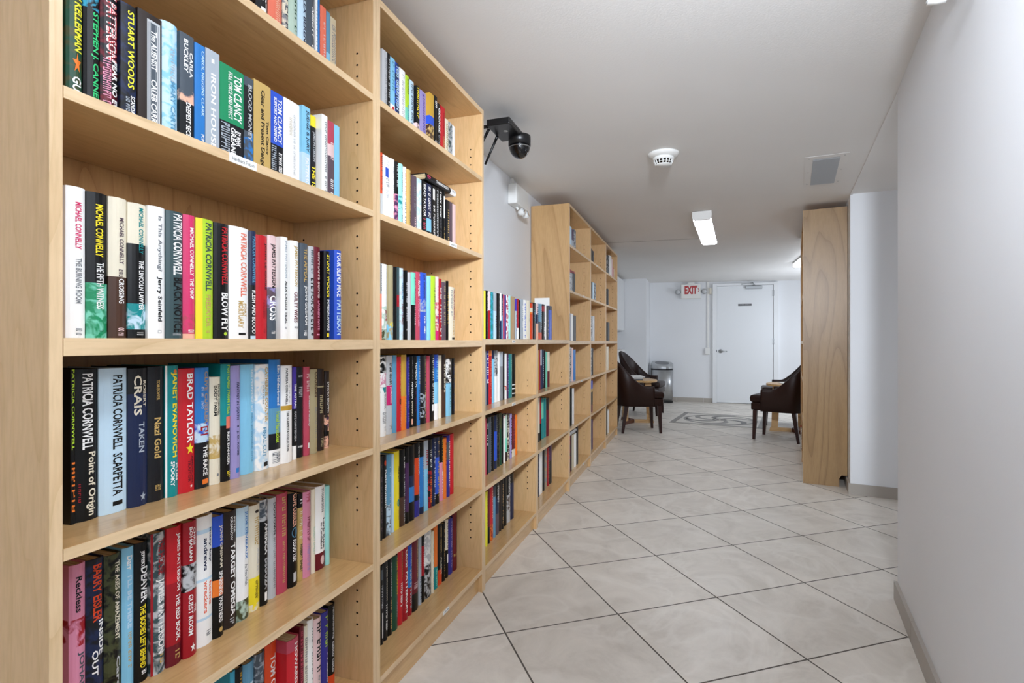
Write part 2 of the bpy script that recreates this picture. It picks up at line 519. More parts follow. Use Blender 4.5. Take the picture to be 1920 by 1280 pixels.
def bookcase(name, loc, rz, width, tall, label, group, tags=(), end=0):
    r = empty(name, loc, rz, label, 'bookcase', group)
    H = 2.02 if tall else 1.06
    for s in (0, 1):
        y0, y1 = (0.0, T) if s == 0 else (width - T, width)
        bm = bmesh.new()
        # a notch at the back of the foot clears the skirting
        out = [(-DEPTH, 0.085), (-DEPTH, H), (-0.0012, H), (-0.0012, 0.0), (-DEPTH + 0.05, 0.0), (-DEPTH + 0.05, 0.06), (-DEPTH + 0.035, 0.085)]
        a = [bm.verts.new((p[0], y0 + 0.0004, p[1])) for p in out]; b = [bm.verts.new((p[0], y1 - 0.0004, p[1])) for p in out]
        bm.faces.new(a[::-1]); bm.faces.new(b)
        for i in range(len(out)):
            j = (i + 1) % len(out); bm.faces.new((a[i], a[j], b[j], b[i]))
        box(bm, -0.0012, 0.0, y0 + 0.0006, y1 - 0.0006, 0.0, H - 0.0005, 1)        # edge banding
        add_holes(bm, y1 - 0.0004 if s == 0 else y0 + 0.0004, 1 if s == 0 else -1, tall, 2)
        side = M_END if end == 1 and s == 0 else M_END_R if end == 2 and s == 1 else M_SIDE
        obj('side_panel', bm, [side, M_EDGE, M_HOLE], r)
    def board(nm, z_top, t, x1=-0.0012, x0=-DEPTH + 0.012, m=M_SHELF):
        bm = bmesh.new()
        box(bm, x0, x1, T + 0.0005, width - T - 0.0005, z_top - t, z_top)
        box(bm, x1, x1 + 0.0012, T + 0.0005, width - T - 0.0005, z_top - t + 0.0004, z_top - 0.0004, 1)
        return obj(nm, bm, [m, M_EDGE_H], r)
    board('top_panel', H - 0.0008, 0.020 if tall else 0.024)
    shelves = {}
    for k, z in SHELF_TOP.items():
        if not tall and k > 3: continue
        shelves[k] = board('bottom_shelf' if k == 1 else 'shelf', z, 0.026 if k == 4 else T)
    bm = bmesh.new(); box(bm, -DEPTH + 0.004, -DEPTH + 0.008, 0.006, width - 0.006, 0.08, H - 0.01)
    obj('back_panel', bm, M_BACK, r)
    bm = bmesh.new(); box(bm, -0.034, -0.018, T + 0.0005, width - T - 0.0005, 0.0, SHELF_TOP[1] - T - 0.0005)
    obj('plinth', bm, [M_SHELF], r)
    for k, y, w, text in tags:
        if k == 0:
            tp = [c for c in r.children if c.name.startswith('top_panel')][0]
            shelf_tag(tp, y, w, H, text)
        else: shelf_tag(shelves[k], y, w, SHELF_TOP[k], text)
    return r

CASES = {}                                   # key: y of the left end, width, spoken name
def left_case(key, y0, w, tall, label, tags=(), end=0):
    CASES[key] = (y0, w, tall)
    bookcase('bookcase' if tall else 'low_bookcase', (FRONT_X, y0, 0), 0, w, tall, label,
             'tall birch bookcases along the left wall' if tall else 'low birch bookcases along the left wall', tags, end)

left_case('A', 0.497, 0.808, True, 'nearest tall birch bookcase, filling the left of the picture', [(5, 0.338, 0.068, 'Hardback Fiction')])
left_case('B', 1.305, 0.800, True, 'second tall birch bookcase, left of the black dome camera', [(5, 0.50, 0.06, 'Hardback Fiction'), (1, 0.44, 0.05, None)])
left_case('C', 2.105, 0.800, False, 'low birch bookcase with a full row of books on top', [(0, 0.39, 0.045, None), (3, 0.39, 0.05, None)])
left_case('D', 2.905, 0.800, False, 'low birch bookcase directly beside the tall end panel')
left_case('E', 3.705, 0.800, True, 'tall birch bookcase with bare end panel rising behind the low ones', [(5, 0.5, 0.05, None), (3, 0.42, 0.05, None), (1, 0.5, 0.05, None)], 1)
left_case('F', 4.505, 0.800, True, 'middle of the three far tall bookcases on the left', [(6, 0.3, 0.05, None)])
left_case('G', 5.305, 0.800, True, 'farthest tall bookcase on the left, beside a brown chair')

# two tall cases against the angled wall on the right, facing the left ones
R0 = Vector((0.740, 4.482))                  # front corner nearest the camera
RZ = math.pi - WA
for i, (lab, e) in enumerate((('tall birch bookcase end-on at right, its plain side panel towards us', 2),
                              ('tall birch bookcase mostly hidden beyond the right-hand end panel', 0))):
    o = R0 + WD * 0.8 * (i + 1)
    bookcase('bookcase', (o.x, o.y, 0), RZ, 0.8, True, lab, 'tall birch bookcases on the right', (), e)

# ------------------------------------------------------------------ books
PAL = {  # name: (hex, words)
    'black': ('0a0a0b', 'black'), 'ink': ('17181c', 'charcoal'), 'slate': ('4b545e', 'slate grey'), 'gray': ('83868a', 'grey'),
    'ltgray': ('bfc1c3', 'light grey'), 'silver': ('a9b2bb', 'silver grey'), 'white': ('f5f4f1', 'white'), 'cream': ('e6ddc6', 'cream'),
    'beige': ('cfc3a6', 'beige'), 'khaki': ('a89c78', 'khaki'), 'tan': ('b5946a', 'tan'), 'gold': ('c69c3a', 'gold'), 'ochre': ('c5a563', 'pale gold'),
    'yellow': ('f2dc2e', 'yellow'), 'lemon': ('e8e23a', 'bright yellow'), 'orange': ('e8782a', 'orange'), 'rust': ('d8481f', 'orange red'),
    'coral': ('e8785f', 'coral'), 'peach': ('edb59a', 'peach'), 'red': ('c4202a', 'red'), 'crimson': ('a01824', 'crimson'), 'maroon': ('6a1724', 'maroon'),
    'rose': ('b9485c', 'rose'), 'pink': ('d98ba6', 'pink'), 'blush': ('e6c7c6', 'pale pink'), 'magenta': ('c8246a', 'magenta'),
    'hotpink': ('d4376a', 'hot pink'), 'plum': ('4a2a52', 'plum'), 'purple': ('4a35a0', 'purple'), 'lilac': ('9a90c4', 'lilac'),
    'indigo': ('33308a', 'indigo'), 'navy': ('1c2748', 'navy'), 'royal': ('2f55c4', 'royal blue'), 'blue': ('2c78c0', 'blue'), 'steel': ('5f98b8', 'steel blue'),
    'sky': ('86c6e4', 'sky blue'), 'ice': ('c2dcec', 'pale blue'), 'aqua': ('9fe0da', 'aqua'), 'cyan': ('3aa6c8', 'turquoise'),
    'teal': ('148a8c', 'teal'), 'mint': ('79cdb2', 'mint'), 'sage': ('b6ccbc', 'sage'), 'green': ('1f8a5c', 'green'), 'emerald': ('38c878', 'bright green'), 'forest': ('1d4a36', 'dark green'),
    'bottle': ('3a4f52', 'dark grey-green'), 'olive': ('44482c', 'olive'), 'lime': ('b2d634', 'lime'), 'brown': ('4a3226', 'brown'), 'umber': ('2c211d', 'dark brown'),
    'mauve': ('5d4c56', 'mauve grey'),
}
def pc(n): return lin(PAL[n][0])

_covers = {}
def cover_mat(spec, seed):
    """jacket: plain, or bands down the height ('a>b@.6'), each plain or a mottled picture ('a~b')"""
    key = spec if '~' not in spec else spec + str(seed % 5)
    if key in _covers: return _covers[key]
    nm = 'jacket_' + spec.replace('~', '_with_').replace('>', '_over_').split('@')[0]
    m = bpy.data.materials.new(nm); m.use_nodes = True
    nt, b, N, L = nodes(m)
    b.inputs['Roughness'].default_value = 0.36
    b.inputs['Specular IOR Level'].default_value = 0.28
    secs, t = [], 0.0
    for part in spec.split('>'):
        c, _, at = part.partition('@')
        t = float(at) if at else t
        a, _, d = c.partition('~')
        secs.append((t, a, d or a))
    tc = N('ShaderNodeTexCoord')
    if len(secs) == 1 and '~' not in spec:
        b.inputs['Base Color'].default_value = pc(secs[0][1])
    else:
        sp = N('ShaderNodeSeparateXYZ'); L(tc.outputs['Generated'], sp.inputs[0])
        iv = N('ShaderNodeMath'); iv.operation = 'SUBTRACT'; iv.inputs[0].default_value = 1.0; L(sp.outputs['Z'], iv.inputs[1])
        def rr(i):
            r = ramp(N, [(s[0], pc(s[i])) for s in secs], 'CONSTANT'); L(iv.outputs[0], r.inputs[0]); return r
        ra = rr(1)
        if '~' in spec:
            rb = rr(2)
            n = N('ShaderNodeTexNoise'); n.inputs['Scale'].default_value = 55.0; n.inputs['Detail'].default_value = 3.0; n.inputs['Distortion'].default_value = 0.8
            ad = N('ShaderNodeVectorMath'); ad.operation = 'ADD'; ad.inputs[1].default_value = (seed % 5 * 3.1, seed % 5, 0)
            L(tc.outputs['Object'], ad.inputs[0]); L(ad.outputs[0], n.inputs['Vector'])
            st = ramp(N, [(0.44, (0, 0, 0, 1)), (0.58, (1, 1, 1, 1))]); L(n.outputs['Fac'], st.inputs[0])
            mx = N('ShaderNodeMix'); mx.data_type = 'RGBA'
            L(st.outputs[0], mx.inputs['Factor']); L(ra.outputs[0], mx.inputs['A']); L(rb.outputs[0], mx.inputs['B'])
            L(mx.outputs['Result'], b.inputs['Base Color'])
        else:
            L(ra.outputs[0], b.inputs['Base Color'])
    _covers[key] = m
    return m

def print_mat(n): return mat('print_' + n, PAL[n][0], 0.45, spec=0.3)

def spine_x(u, bulge): return -bulge * (2 * u - 1) ** 2

def cover_bm(bm, d, t, h, w, bulge, mi=0):
    us = [k / 6 for k in range(7)]
    outer = [(-d, 0.0)] + [(spine_x(u, bulge), u * t) for u in us] + [(-d, t)]
    inner = [(-d, w)] + [(spine_x(u, bulge) - w, w + u * (t - 2 * w)) for u in us] + [(-d, t - w)]
    n = len(outer)
    V = {(k, z): [bm.verts.new((p[0], p[1], z)) for p in pts] for k, pts in (('o', outer), ('i', inner)) for z in (0.0, h)}
    fs = []
    for i in range(n - 1):
        o0, o1, i0, i1 = V['o', 0.0], V['o', h], V['i', 0.0], V['i', h]
        fs += [bm.faces.new((o0[i], o0[i + 1], o1[i + 1], o1[i])), bm.faces.new((i0[i + 1], i0[i], i1[i], i1[i + 1])),
               bm.faces.new((o1[i], o1[i + 1], i1[i + 1], i1[i])), bm.faces.new((o0[i + 1], o0[i], i0[i], i0[i + 1]))]
    for i in (0, n - 1):
        q = (V['o', 0.0][i], V['o', h][i], V['i', h][i], V['i', 0.0][i])
        fs.append(bm.faces.new(q if i == 0 else q[::-1]))
    for f in fs: f.material_index = mi

def pages_bm(bm, d, t, h, w, bulge, mi=0):
    box(bm, -d + 0.004, -bulge - w - 0.0012, w + 0.0002, t - w - 0.0002, 0.0032, h - 0.0032, mi)

def build_book(loc, d, t, h, spec, texts, label, group, seed, parts=True, rot=None, thick=None):
    r = None
    w = thick if thick else (0.0022 if h > 0.205 else 0.0012)
    w = min(w, t * 0.2)
    bulge = min(0.22 * t, 0.0055) if h > 0.205 else min(0.06 * t, 0.001)
    cm = cover_mat(spec, seed)
    def lettering(bm, items, mi0=0):
        for i, (t0, t1, u0, u1, c, s) in enumerate(items):
            if s == '#': un = rects_unit([(k / 4, (k + 1) / 4, j / 4, (j + 1) / 4) for k in range(4) for j in range(4)])
            elif s == '*':
                un = star_unit()
            elif s == 'o': un = disc_unit()
            elif s.startswith('%'): un = strokes_unit(seed * 7 + i, int(s[1:] or 0) or max(3, int((t1 - t0) * 16)))
            else: un = text_unit(s)
            lift = 0.0003 if s == '#' else 0.0005 + 0.00008 * i
            put_text(bm, un, lambda u, v: (spine_x(u0 + v * (u1 - u0), bulge) + lift, t * (u0 + v * (u1 - u0)), h * (1 - t0 - u * (t1 - t0))), mi0 + i)
    if parts:
        r = empty('book', loc, 0, label, 'book', group)
        bm = bmesh.new(); cover_bm(bm, d, t, h, w, bulge); obj('cover', bm, cm, r)
        bm = bmesh.new(); pages_bm(bm, d, t, h, w, bulge); obj('page_block', bm, M_PAGES, r)
        for i, it in enumerate(texts):
            bm = bmesh.new(); lettering(bm, [it]); 
            nm = 'picture_panel' if it[5] == '#' else 'emblem' if it[5] in '*o' else 'title'
            o = obj(nm, bm, print_mat(it[4]), r)
            o['label'] = PAL[it[4]][1] + {'picture_panel': ' panel on the spine', 'emblem': ' emblem on the spine', 'title': ' lettering on the spine'}[nm]
    else:
        bm = bmesh.new(); cover_bm(bm, d, t, h, w, bulge, 0); pages_bm(bm, d, t, h, w, bulge, 1)
        lettering(bm, texts, 2)
        r = tag(obj('book', bm, [cm, M_PAGES] + [print_mat(i[4]) for i in texts], None, False, loc), label, 'book', group)
    if rot: r.rotation_euler = rot
    return r

def disc_unit():
    vs = [(0.5 + 0.5 * math.cos(k * math.pi / 6), 0.5 + 0.5 * math.sin(k * math.pi / 6)) for k in range(12)]
    return vs, [tuple(range(12))], 1.0
def star_unit():
    vs = [(0.5, 0.5)] + [(0.5 + (0.5 if k % 2 == 0 else 0.21) * math.cos(k * math.pi / 5 + math.pi), 0.5 + (0.5 if k % 2 == 0 else 0.21) * math.sin(k * math.pi / 5 + math.pi)) for k in range(10)]
    return vs, [(0, k + 1, (k + 1) % 10 + 1) for k in range(10)], 1.0

def ray_tan(x):                              # tan of the angle between the shelf line and the sight line
    return math.tan(YAW - math.atan((x - 960.0) / F_PX))

ORD = 'zeroth first second third fourth fifth sixth seventh eighth ninth tenth eleventh twelfth thirteenth fourteenth'.split()
ROWNAME = {6: 'top shelf', 5: 'second shelf', 4: 'third shelf', 3: 'fourth shelf', 2: 'fifth shelf', 1: 'bottom shelf'}
CASENAME = {'A': 'nearest bookcase', 'B': 'second bookcase', 'C': 'nearer low bookcase', 'D': 'farther low bookcase',
            'E': 'first far bookcase', 'F': 'middle far bookcase', 'G': 'last far bookcase'}
LOWROW = {3: 'upper shelf', 2: 'middle shelf', 1: 'bottom shelf'}

def colour_words(spec):
    a = [p.partition('@')[0].partition('~')[0] for p in spec.split('>')]
    if len(a) > 1 and a[1] != a[0]:
        return PAL[a[0]][1] + ' over ' + PAL[a[1]][1]
    p = spec.split('>')[0].partition('@')[0]
    if '~' in p:
        b = p.split('~')
        return 'mottled ' + PAL[b[0]][1]
    return PAL[a[0]][1]

def parse_items(s):
    out = []
    for it in [x.strip() for x in s.split('|') if x.strip()]:
        head, txt = it.split(':', 1)
        p = head.split(',')
        if len(p) == 3: p = [p[0], p[1], '.22', '.78', p[2]]
        out.append((float(p[0]), float(p[1]), float(p[2]), float(p[3]), p[4], txt))
    return out

N_BOOK = [0]
TOPS = {}                                    # (case, row): y0, y1, top of each standing book
def row(case, k, s0, s1, data, parts=True, z=None, reach=0.0):
    """one row of standing books; each line: left px, right px, top px (or hNN, cm), jacket ; spine printing"""
    y_case, w_case, tall = CASES[case]
    sz = z if z is not None else SHELF_TOP[k]
    room = (0.30 if z is not None else (SHELF_TOP.get(k + 1, 2.0) - T - sz)) - 0.006
    L = []
    for ln in data.strip().splitlines():
        a, _, b = ln.partition(';')
        x0, x1, tp, spec = a.split()
        L.append((float(x0), float(x1), tp, spec, parse_items(b)))
    lo, hi = L[0][0], L[-1][1]
    y_min, y_max = y_case + T + 0.001, y_case + w_case - T - 0.001 + reach
    prev = None; sp = s0; pos = []
    for x0, x1, tp, spec, items in L:
        s = s0 + (s1 - s0) * (x0 - lo) / max(hi - lo, 1)
        ya = (FR + s) / ray_tan(x0)
        if prev is not None and ya > prev + 0.0008 and pos and x0 - L[len(pos) - 1][1] > 0.6:
            s2 = max((prev + 0.0006) * ray_tan(x0) - FR, s - 0.055, 0.012)     # stands further forward than its neighbour
            s = min(s, s2)
        elif prev is not None:
            s = max(min(s, sp + 0.006), 0.012)
            rnd = random.Random(N_BOOK[0] + len(pos)); s += rnd.uniform(0, 0.003)
        ya = (FR + s) / ray_tan(x0)
        if prev is not None: ya = max(ya, prev + 0.0004)
        ya = max(ya, y_min)
        yb = max((FR + s) / ray_tan(x1), ya + 0.006)
        yb = min(yb, y_max)
        X = -(FR + s)
        Z = -X * math.sin(YAW) + ya * math.cos(YAW)
        h = float(tp[1:]) / 100 if tp[0] == 'h' else CAM_H + (640 - float(tp)) * Z / F_PX - sz
        h = min(max(h, 0.12), room)
        pos.append((X, ya, yb - ya, h, spec, items, s)); prev = yb; sp = s
    n = len(pos)
    rowname = ('top' if z is not None else (ROWNAME if tall else LOWROW)[k])
    place = f'{rowname} of {CASENAME[case]}'
    if z is not None: place = 'top of the low bookcases'
    for i, (X, y, t, h, spec, items, s) in enumerate(pos):
        lets = [it for it in items if it[5] not in '#*o']
        l, rgt = i + 1, n - i
        o = ('leftmost' if l == 1 else 'rightmost' if rgt == 1 else f'{ORD[l]} from left' if l <= rgt else f'{ORD[rgt]} from right')
        base = colour_words(spec) + ' book'
        lab = f'{base} with {PAL[lets[0][4]][1]} lettering, {o} on {place}' if lets else f'{base}, {o} on {place}'
        if len(lab.split()) > 16: lab = f'{base}, {o} on {place}'
        N_BOOK[0] += 1
        TOPS.setdefault((case, k), []).append((y, y + t, sz + h))
        d = min(0.155 if h > 0.2 else 0.13, 0.268 - s)
        d = max(min(d, 0.68 * h + 0.01), 0.09)
        build_book((X, y, sz + 0.0003), d, t, h, spec, items, lab, f'books on the {place}', N_BOOK[0], parts)

row('A', 6, 0.06, 0.09, """
483 505 h23.5 ink ; .55,.86,.3,.8,white:IST
505.5 531.5 h23.5 coral ; .1,.9,.42,.75,peach:%22
532 543 h22.5 cream~gray ; .1,.95,.3,.8,slate:%14
543.5 560.5 h24 sage ; .3,.72,.5,.8,forest:%8 | .78,.97,.45,.95,black:#
561.5 577.5 h24 ice ; .25,.95,.45,.85,navy:ALEX BERENSON
578 592 h24 slate ; .3,.62,.45,.85,white:ABBOTT | .7,.99,.45,.85,white:OF WIDOWS
592.5 596.5 h23 white ; .2,.9,silver:%12
597 600.5 h22.5 blue
601 612 8 coral ; .2,.95,.5,.8,blush:%12
612.5 619.5 20 steel>sky@.55 ; .8,.88,.4,.8,black:*
620 630.5 30 beige ; .1,.9,.2,.9,gray:%24
""")
row('A', 5, 0.055, 0.085, """
127 157 h24.5 forest~olive ; .02,.66,.25,.98,lemon:JONATHAN KELLERMAN | .67,.8,.3,.9,orange:* | .82,1,.3,.9,white:GUILT
160 190 h24.5 cyan~black>black@.34 ; .36,.97,.35,.9,emerald:STEPHEN J. CANNELL
192 224 h24.5 ink~maroon ; .02,.62,.05,.88,white:JAMES PATTERSON | .02,.62,.1,.93,red:JAMES PATTERSON | .62,.98,.55,.95,white:FEAR NO EVIL | .62,.98,.1,.5,pink:%16
227 256 0 ink~navy ; .05,.7,.42,.85,lemon:STUART WOODS | .76,1,.6,.9,white:SCANDALOUS | .78,.99,.3,.55,silver:%10
259 304 13 umber>umber@.05 ; .05,.99,.36,.92,ltgray:# | .07,.97,.42,.86,slate:# | .13,.47,.52,.78,white:The ALIENIST | .55,.92,.52,.78,white:CALEB CARR
306 336 35 ice~sky ; .22,.5,.45,.72,silver:%7 | .5,.98,.45,.8,steel:MARY CARTER
338 364 57 slate>slate~peach@.5>ink@.62 ; .05,.35,.25,.56,white:BUCKLEY | .15,.38,.66,.9,white:CARLA | .62,.99,.4,.75,white:DEEPEST SECRET
365.5 385 78 blue ; .05,.68,.62,.9,ice:CAROL HIGGINS CLARK | .85,.98,.6,.9,white:POPPED
386 412 88 silver ; .22,.95,.35,.72,white:IRON HOUSE | .08,.12,.4,.6,white:#
413 457.5 114 green>ink@.6 ; .06,.56,.55,.9,white:TOM CLANCY | .06,.56,.33,.5,white:FULL FORCE AND EFFECT | .62,.98,.05,.38,silver:%9 | .66,.82,.66,.86,white:BY MARK | .64,.99,.42,.64,white:GREANEY
458.5 475.5 141 slate>ink@.1>slate~blue@.6 ; .08,.7,.4,.8,ltgray:BLOOD MONEY
476.5 508 147 ochre ; .08,.97,.34,.62,black:Clear and Present Danger | .4,.78,.68,.86,black:Tom Clancy
508.5 531.5 168 royal>ink@.6 ; .06,.57,.5,.88,white:TOM CLANCY | .06,.57,.22,.44,white:SUPPORT AND DEFEND | .62,.97,.05,.4,silver:%8 | .68,.98,.6,.9,white:BY MARK GREANEY
532 562 181 white ; .15,.85,.6,.72,ltgray:%26 | .2,.4,.35,.5,beige:%8
567 582 196 sky>ice@.55 ; .04,.53,.4,.85,navy:JUDGE & JURY | .6,.98,.35,.8,white:PATTERSON
583 592.5 215 yellow>ink@.14 ; .2,.58,.3,.85,ltgray:JAMES PATTERSON | .64,.98,.2,.9,yellow:THE 1ST
604 614.5 213 white ; .08,.95,.45,.85,gray:%24
615.5 627 225 rose>blush@.3>mauve@.45 ; .24,.5,.4,.9,blush:%7 | .72,.97,.4,.8,white:%6
627.5 637 233 sky
""")
row('A', 4, 0.07, 0.10, """
127 163.5 346 white ; .1,.41,.38,.72,hotpink:MICHAEL CONNELLY | .47,.77,.4,.74,gray:THE BURNING ROOM | .935,.955,.42,.76,gray:%2 | .965,.98,.42,.72,gray:%2
166 204.5 357 black>green~mint@.62 ; .08,.44,.34,.72,yellow:MICHAEL CONNELLY | .48,.8,.38,.75,white:THE FIFTH WITNESS | .935,.955,.5,.75,black:%2
207 241 367 cream>brown@.56 ; .14,.47,.48,.76,mauve:MICHAEL CONNELLY | .51,.56,.45,.7,mauve:%3 | .575,.75,.45,.78,white:CROSSING | .925,.95,.4,.8,blush:oo | .96,.98,.42,.74,blush:%2
243.5 276.5 378 cream>black@.3>teal~ice@.74>black@.93 ; .03,.37,.5,.8,teal:MICHAEL CONNELLY | .42,.79,.5,.82,white:THE LINCOLN LAWYER | .955,.975,.4,.8,white:%4
281 312.5 384 white ; .07,.49,.42,.74,gray:Is This Anything? | .53,.87,.4,.74,ink:Jerry Seinfeld | .92,.96,.45,.7,ltgray:%2
315 346 393 bottle ; .02,.5,.32,.92,white:PATRICIA CORNWELL | .52,.95,.34,.92,black:BLACK NOTICE | .96,.975,.3,.8,ltgray:%6
346.8 369 401 hotpink>hotpink~rose@.8>peach@.96 ; .1,.49,.42,.78,white:MICHAEL CONNELLY | .51,.68,.42,.78,white:THE DROP | .92,.95,.3,.8,white:%3
370.5 402.7 407 lime ; .0,1,.0,.3,yellow:# | .03,.6,.45,.86,bottle:PATRICIA CORNWELL | .63,.9,.46,.8,ochre:PREDATOR | .93,.95,.5,.7,ochre:%2
404 431.8 416 ink>black@.02 ; .03,.53,.42,.9,red:PATRICIA CORNWELL | .6,.93,.4,.92,white:BLOW FLY | .94,.97,.55,.8,lime:o
432.6 469 421.6 white ; .05,.62,.5,.86,coral:PATRICIA CORNWELL | .66,.9,.38,.66,ochre:MORTUARY | .68,.8,.7,.84,ochre:PORT | .945,.965,.4,.8,black:#
470 482 432 navy>ink@.5 ; .05,.48,.3,.85,steel:PATRICIA CORNWELL | .55,.95,.25,.8,white:FLESH AND BLOOD | .97,1,.1,.9,ice:#
482.5 504 439 red ; .07,.52,.6,.9,black:JOHN LE CARRE | .62,.8,.5,.8,crimson:%9 | .9,.94,.55,.75,crimson:%2
504.6 520.8 440 blush>mauve~lilac@.5>slate@.7 ; .08,.5,.2,.8,black:JAMES PATTERSON | .58,.82,.15,.9,white:CROSS | .92,.95,.3,.7,white:%2
529 542 443 white ; .03,.4,.35,.8,silver:JAMES PATTERSON | .43,.85,.4,.8,ink:ALEX CROSS'S TRIAL | .88,.9,.4,.7,gray:%2
547 563 450 white ; .05,.46,.25,.75,ochre:JAMES PATTERSON | .52,.83,.3,.75,maroon:GUILTY WIVES | .87,.9,.35,.8,gray:%2
565 580 455 slate ; .05,.4,.35,.75,ochre:THE APPEAL | .44,.85,.35,.8,white:JOHN GRISHAM | .91,.96,.35,.7,white:%2
580.5 590.8 461 ltgray ; .04,.32,.3,.85,slate:%8 | .34,.9,.25,.9,ink:EYE FOR AN EYE | .93,.96,.3,.8,black:o
591 603 462 maroon ; .05,.55,.4,.8,blush:ORPHAN'S SONG | .58,.9,.4,.8,pink:LAUREN KATE | .94,.955,.3,.8,pink:#
610 620.6 470 black ; .04,.52,.3,.85,yellow:STUART WOODS | .55,.9,.35,.8,white:FOREIGN AFFAIRS | .93,.97,.3,.7,yellow:#
630 642.6 468 royal ; .03,.52,.2,.85,white:FOUR BLIND MICE | .56,.95,.2,.9,ice:PATTERSON
""")
row('A', 3, 0.10, 0.135, """
133 142 693 black ; .0,.52,.2,.75,lime:PATRICIA CORNWELL | .6,.92,.2,.9,orange:%7
144 187 693 black ; .03,.53,.25,.72,white:PATRICIA CORNWELL | .55,.97,.4,.85,cream:Point of Origin | .75,.87,.12,.2,crimson:%6
189 241 691.5 ice ; .05,.56,.42,.8,black:PATRICIA CORNWELL | .59,.88,.42,.8,black:SCARPETTA | .92,.95,.42,.8,black:#
244 280 691.5 ink>navy@.18 ; .05,.34,.22,.6,cream:CRAIS | .09,.28,.68,.86,cream:ROBERT | .39,.61,.45,.75,silver:TAKEN | .9,.97,.5,.85,silver:*
280.6 311 688 ink ; .1,.25,.42,.62,ochre:TOM BOWER | .38,.68,.3,.72,ochre:Nazi Gold | .88,.92,.35,.7,ochre:%4
313.5 337 686 teal ; .0,1,.0,.1,white:# | .05,.7,.3,.85,yellow:JANET EVANOVICH | .73,.92,.3,.6,white:SPOOKY | .75,.88,.68,.92,white:PLUM | .03,.06,.5,.8,orange:o
337.6 368 692 red ; .04,.6,.42,.84,white:BRAD TAYLOR | .6,.7,.35,.9,yellow:* | .71,.93,.72,.86,maroon:AMERICAN | .74,.92,.48,.66,maroon:TRAITOR | .94,.97,.6,.8,white:*
368.8 395 690 blue>ice~royal@.46>ink@.62 ; .03,.47,.55,.85,tan:CLIVE CUSSLER | .16,.34,.35,.48,ltgray:%10 | .49,.6,.3,.9,crimson:%3 | .65,.9,.45,.8,white:THE RACE | .93,.97,.4,.9,orange:#
396.5 416.4 707.5 cream>ochre~cream@.54>cream@.76 ; .07,.36,.58,.85,black:PATRICIA CORNWELL | .08,.36,.25,.52,black:BODY FARM | .9,.93,.5,.7,gray:o
417 435 683 teal>black@.52 ; .01,.43,.5,.88,lime:POSTCARD FROM HELL | .45,.55,.4,1,coral:# | .58,.86,.5,.8,white:REX DANCER | .9,.97,.5,.9,yellow:%3
435.6 453.5 686 lilac ; .15,.48,.45,.75,navy:FANTASY IN DEATH | .53,.55,.5,.7,navy:o | .58,.8,.45,.72,navy:J. D. ROBB | .91,.95,.4,.75,blue:#
454 479 684 sky ; .05,.44,.66,.86,white:%20 | .45,.9,.65,.9,steel:can provoke one
482 507 683.5 white~ice ; .03,.55,.58,.88,ochre:CATHERINE COULTER | .2,.38,.4,.5,gray:%7 | .6,.88,.42,.7,steel:FINAL CUT | .93,.97,.5,.85,black:#
507.8 529 675 blue>steel@.45>ink@.69>white@.84 ; .05,.43,.55,.8,white:Elin Hilderbrand | .49,.78,.45,.8,lime:Hotel Nantucket | .87,.97,.2,.9,slate:%7
529.6 550.5 685.7 white ; .03,.4,.3,.48,black:PATRICIA CORNWELL | .41,.46,.0,1,gold:# | .47,.88,.38,.58,black:THE SCARPETTA COLLECTION | .2,.38,.6,.66,gray:%9
551 557.6 688 purple>black@.45>white@.85 ; .18,.45,.2,.85,white:THE ASTRAL | .48,.8,.2,.85,ltgray:KATE CHRISTENSEN
558 571 688.5 ink ; .09,.11,.2,.8,ltgray:%4 | .22,.33,.25,.75,ltgray:%6 | .87,.89,.15,.8,white:%5
572 583.5 688 rose ; .08,.28,.3,.85,blush:%8 | .33,.68,.5,.9,white:Death Penalty | .86,.92,.5,.8,white:#
584.5 598 692.7 khaki ; .03,.33,.4,.9,brown:COOKSON | .45,.82,.5,.75,gray:%12 | .93,.96,.7,.85,black:o
598.4 610.3 692 umber ; .21,.225,.0,1,khaki:# | .32,.54,.2,.5,khaki:%5 | .85,.95,.3,.7,khaki:%3
610.8 619.6 696 umber>peach~umber@.57>black@.78>peach~brown@.84 ; .14,.54,.35,.75,white:SANDRA BROWN | .6,.75,.3,.7,plum:%5
""")
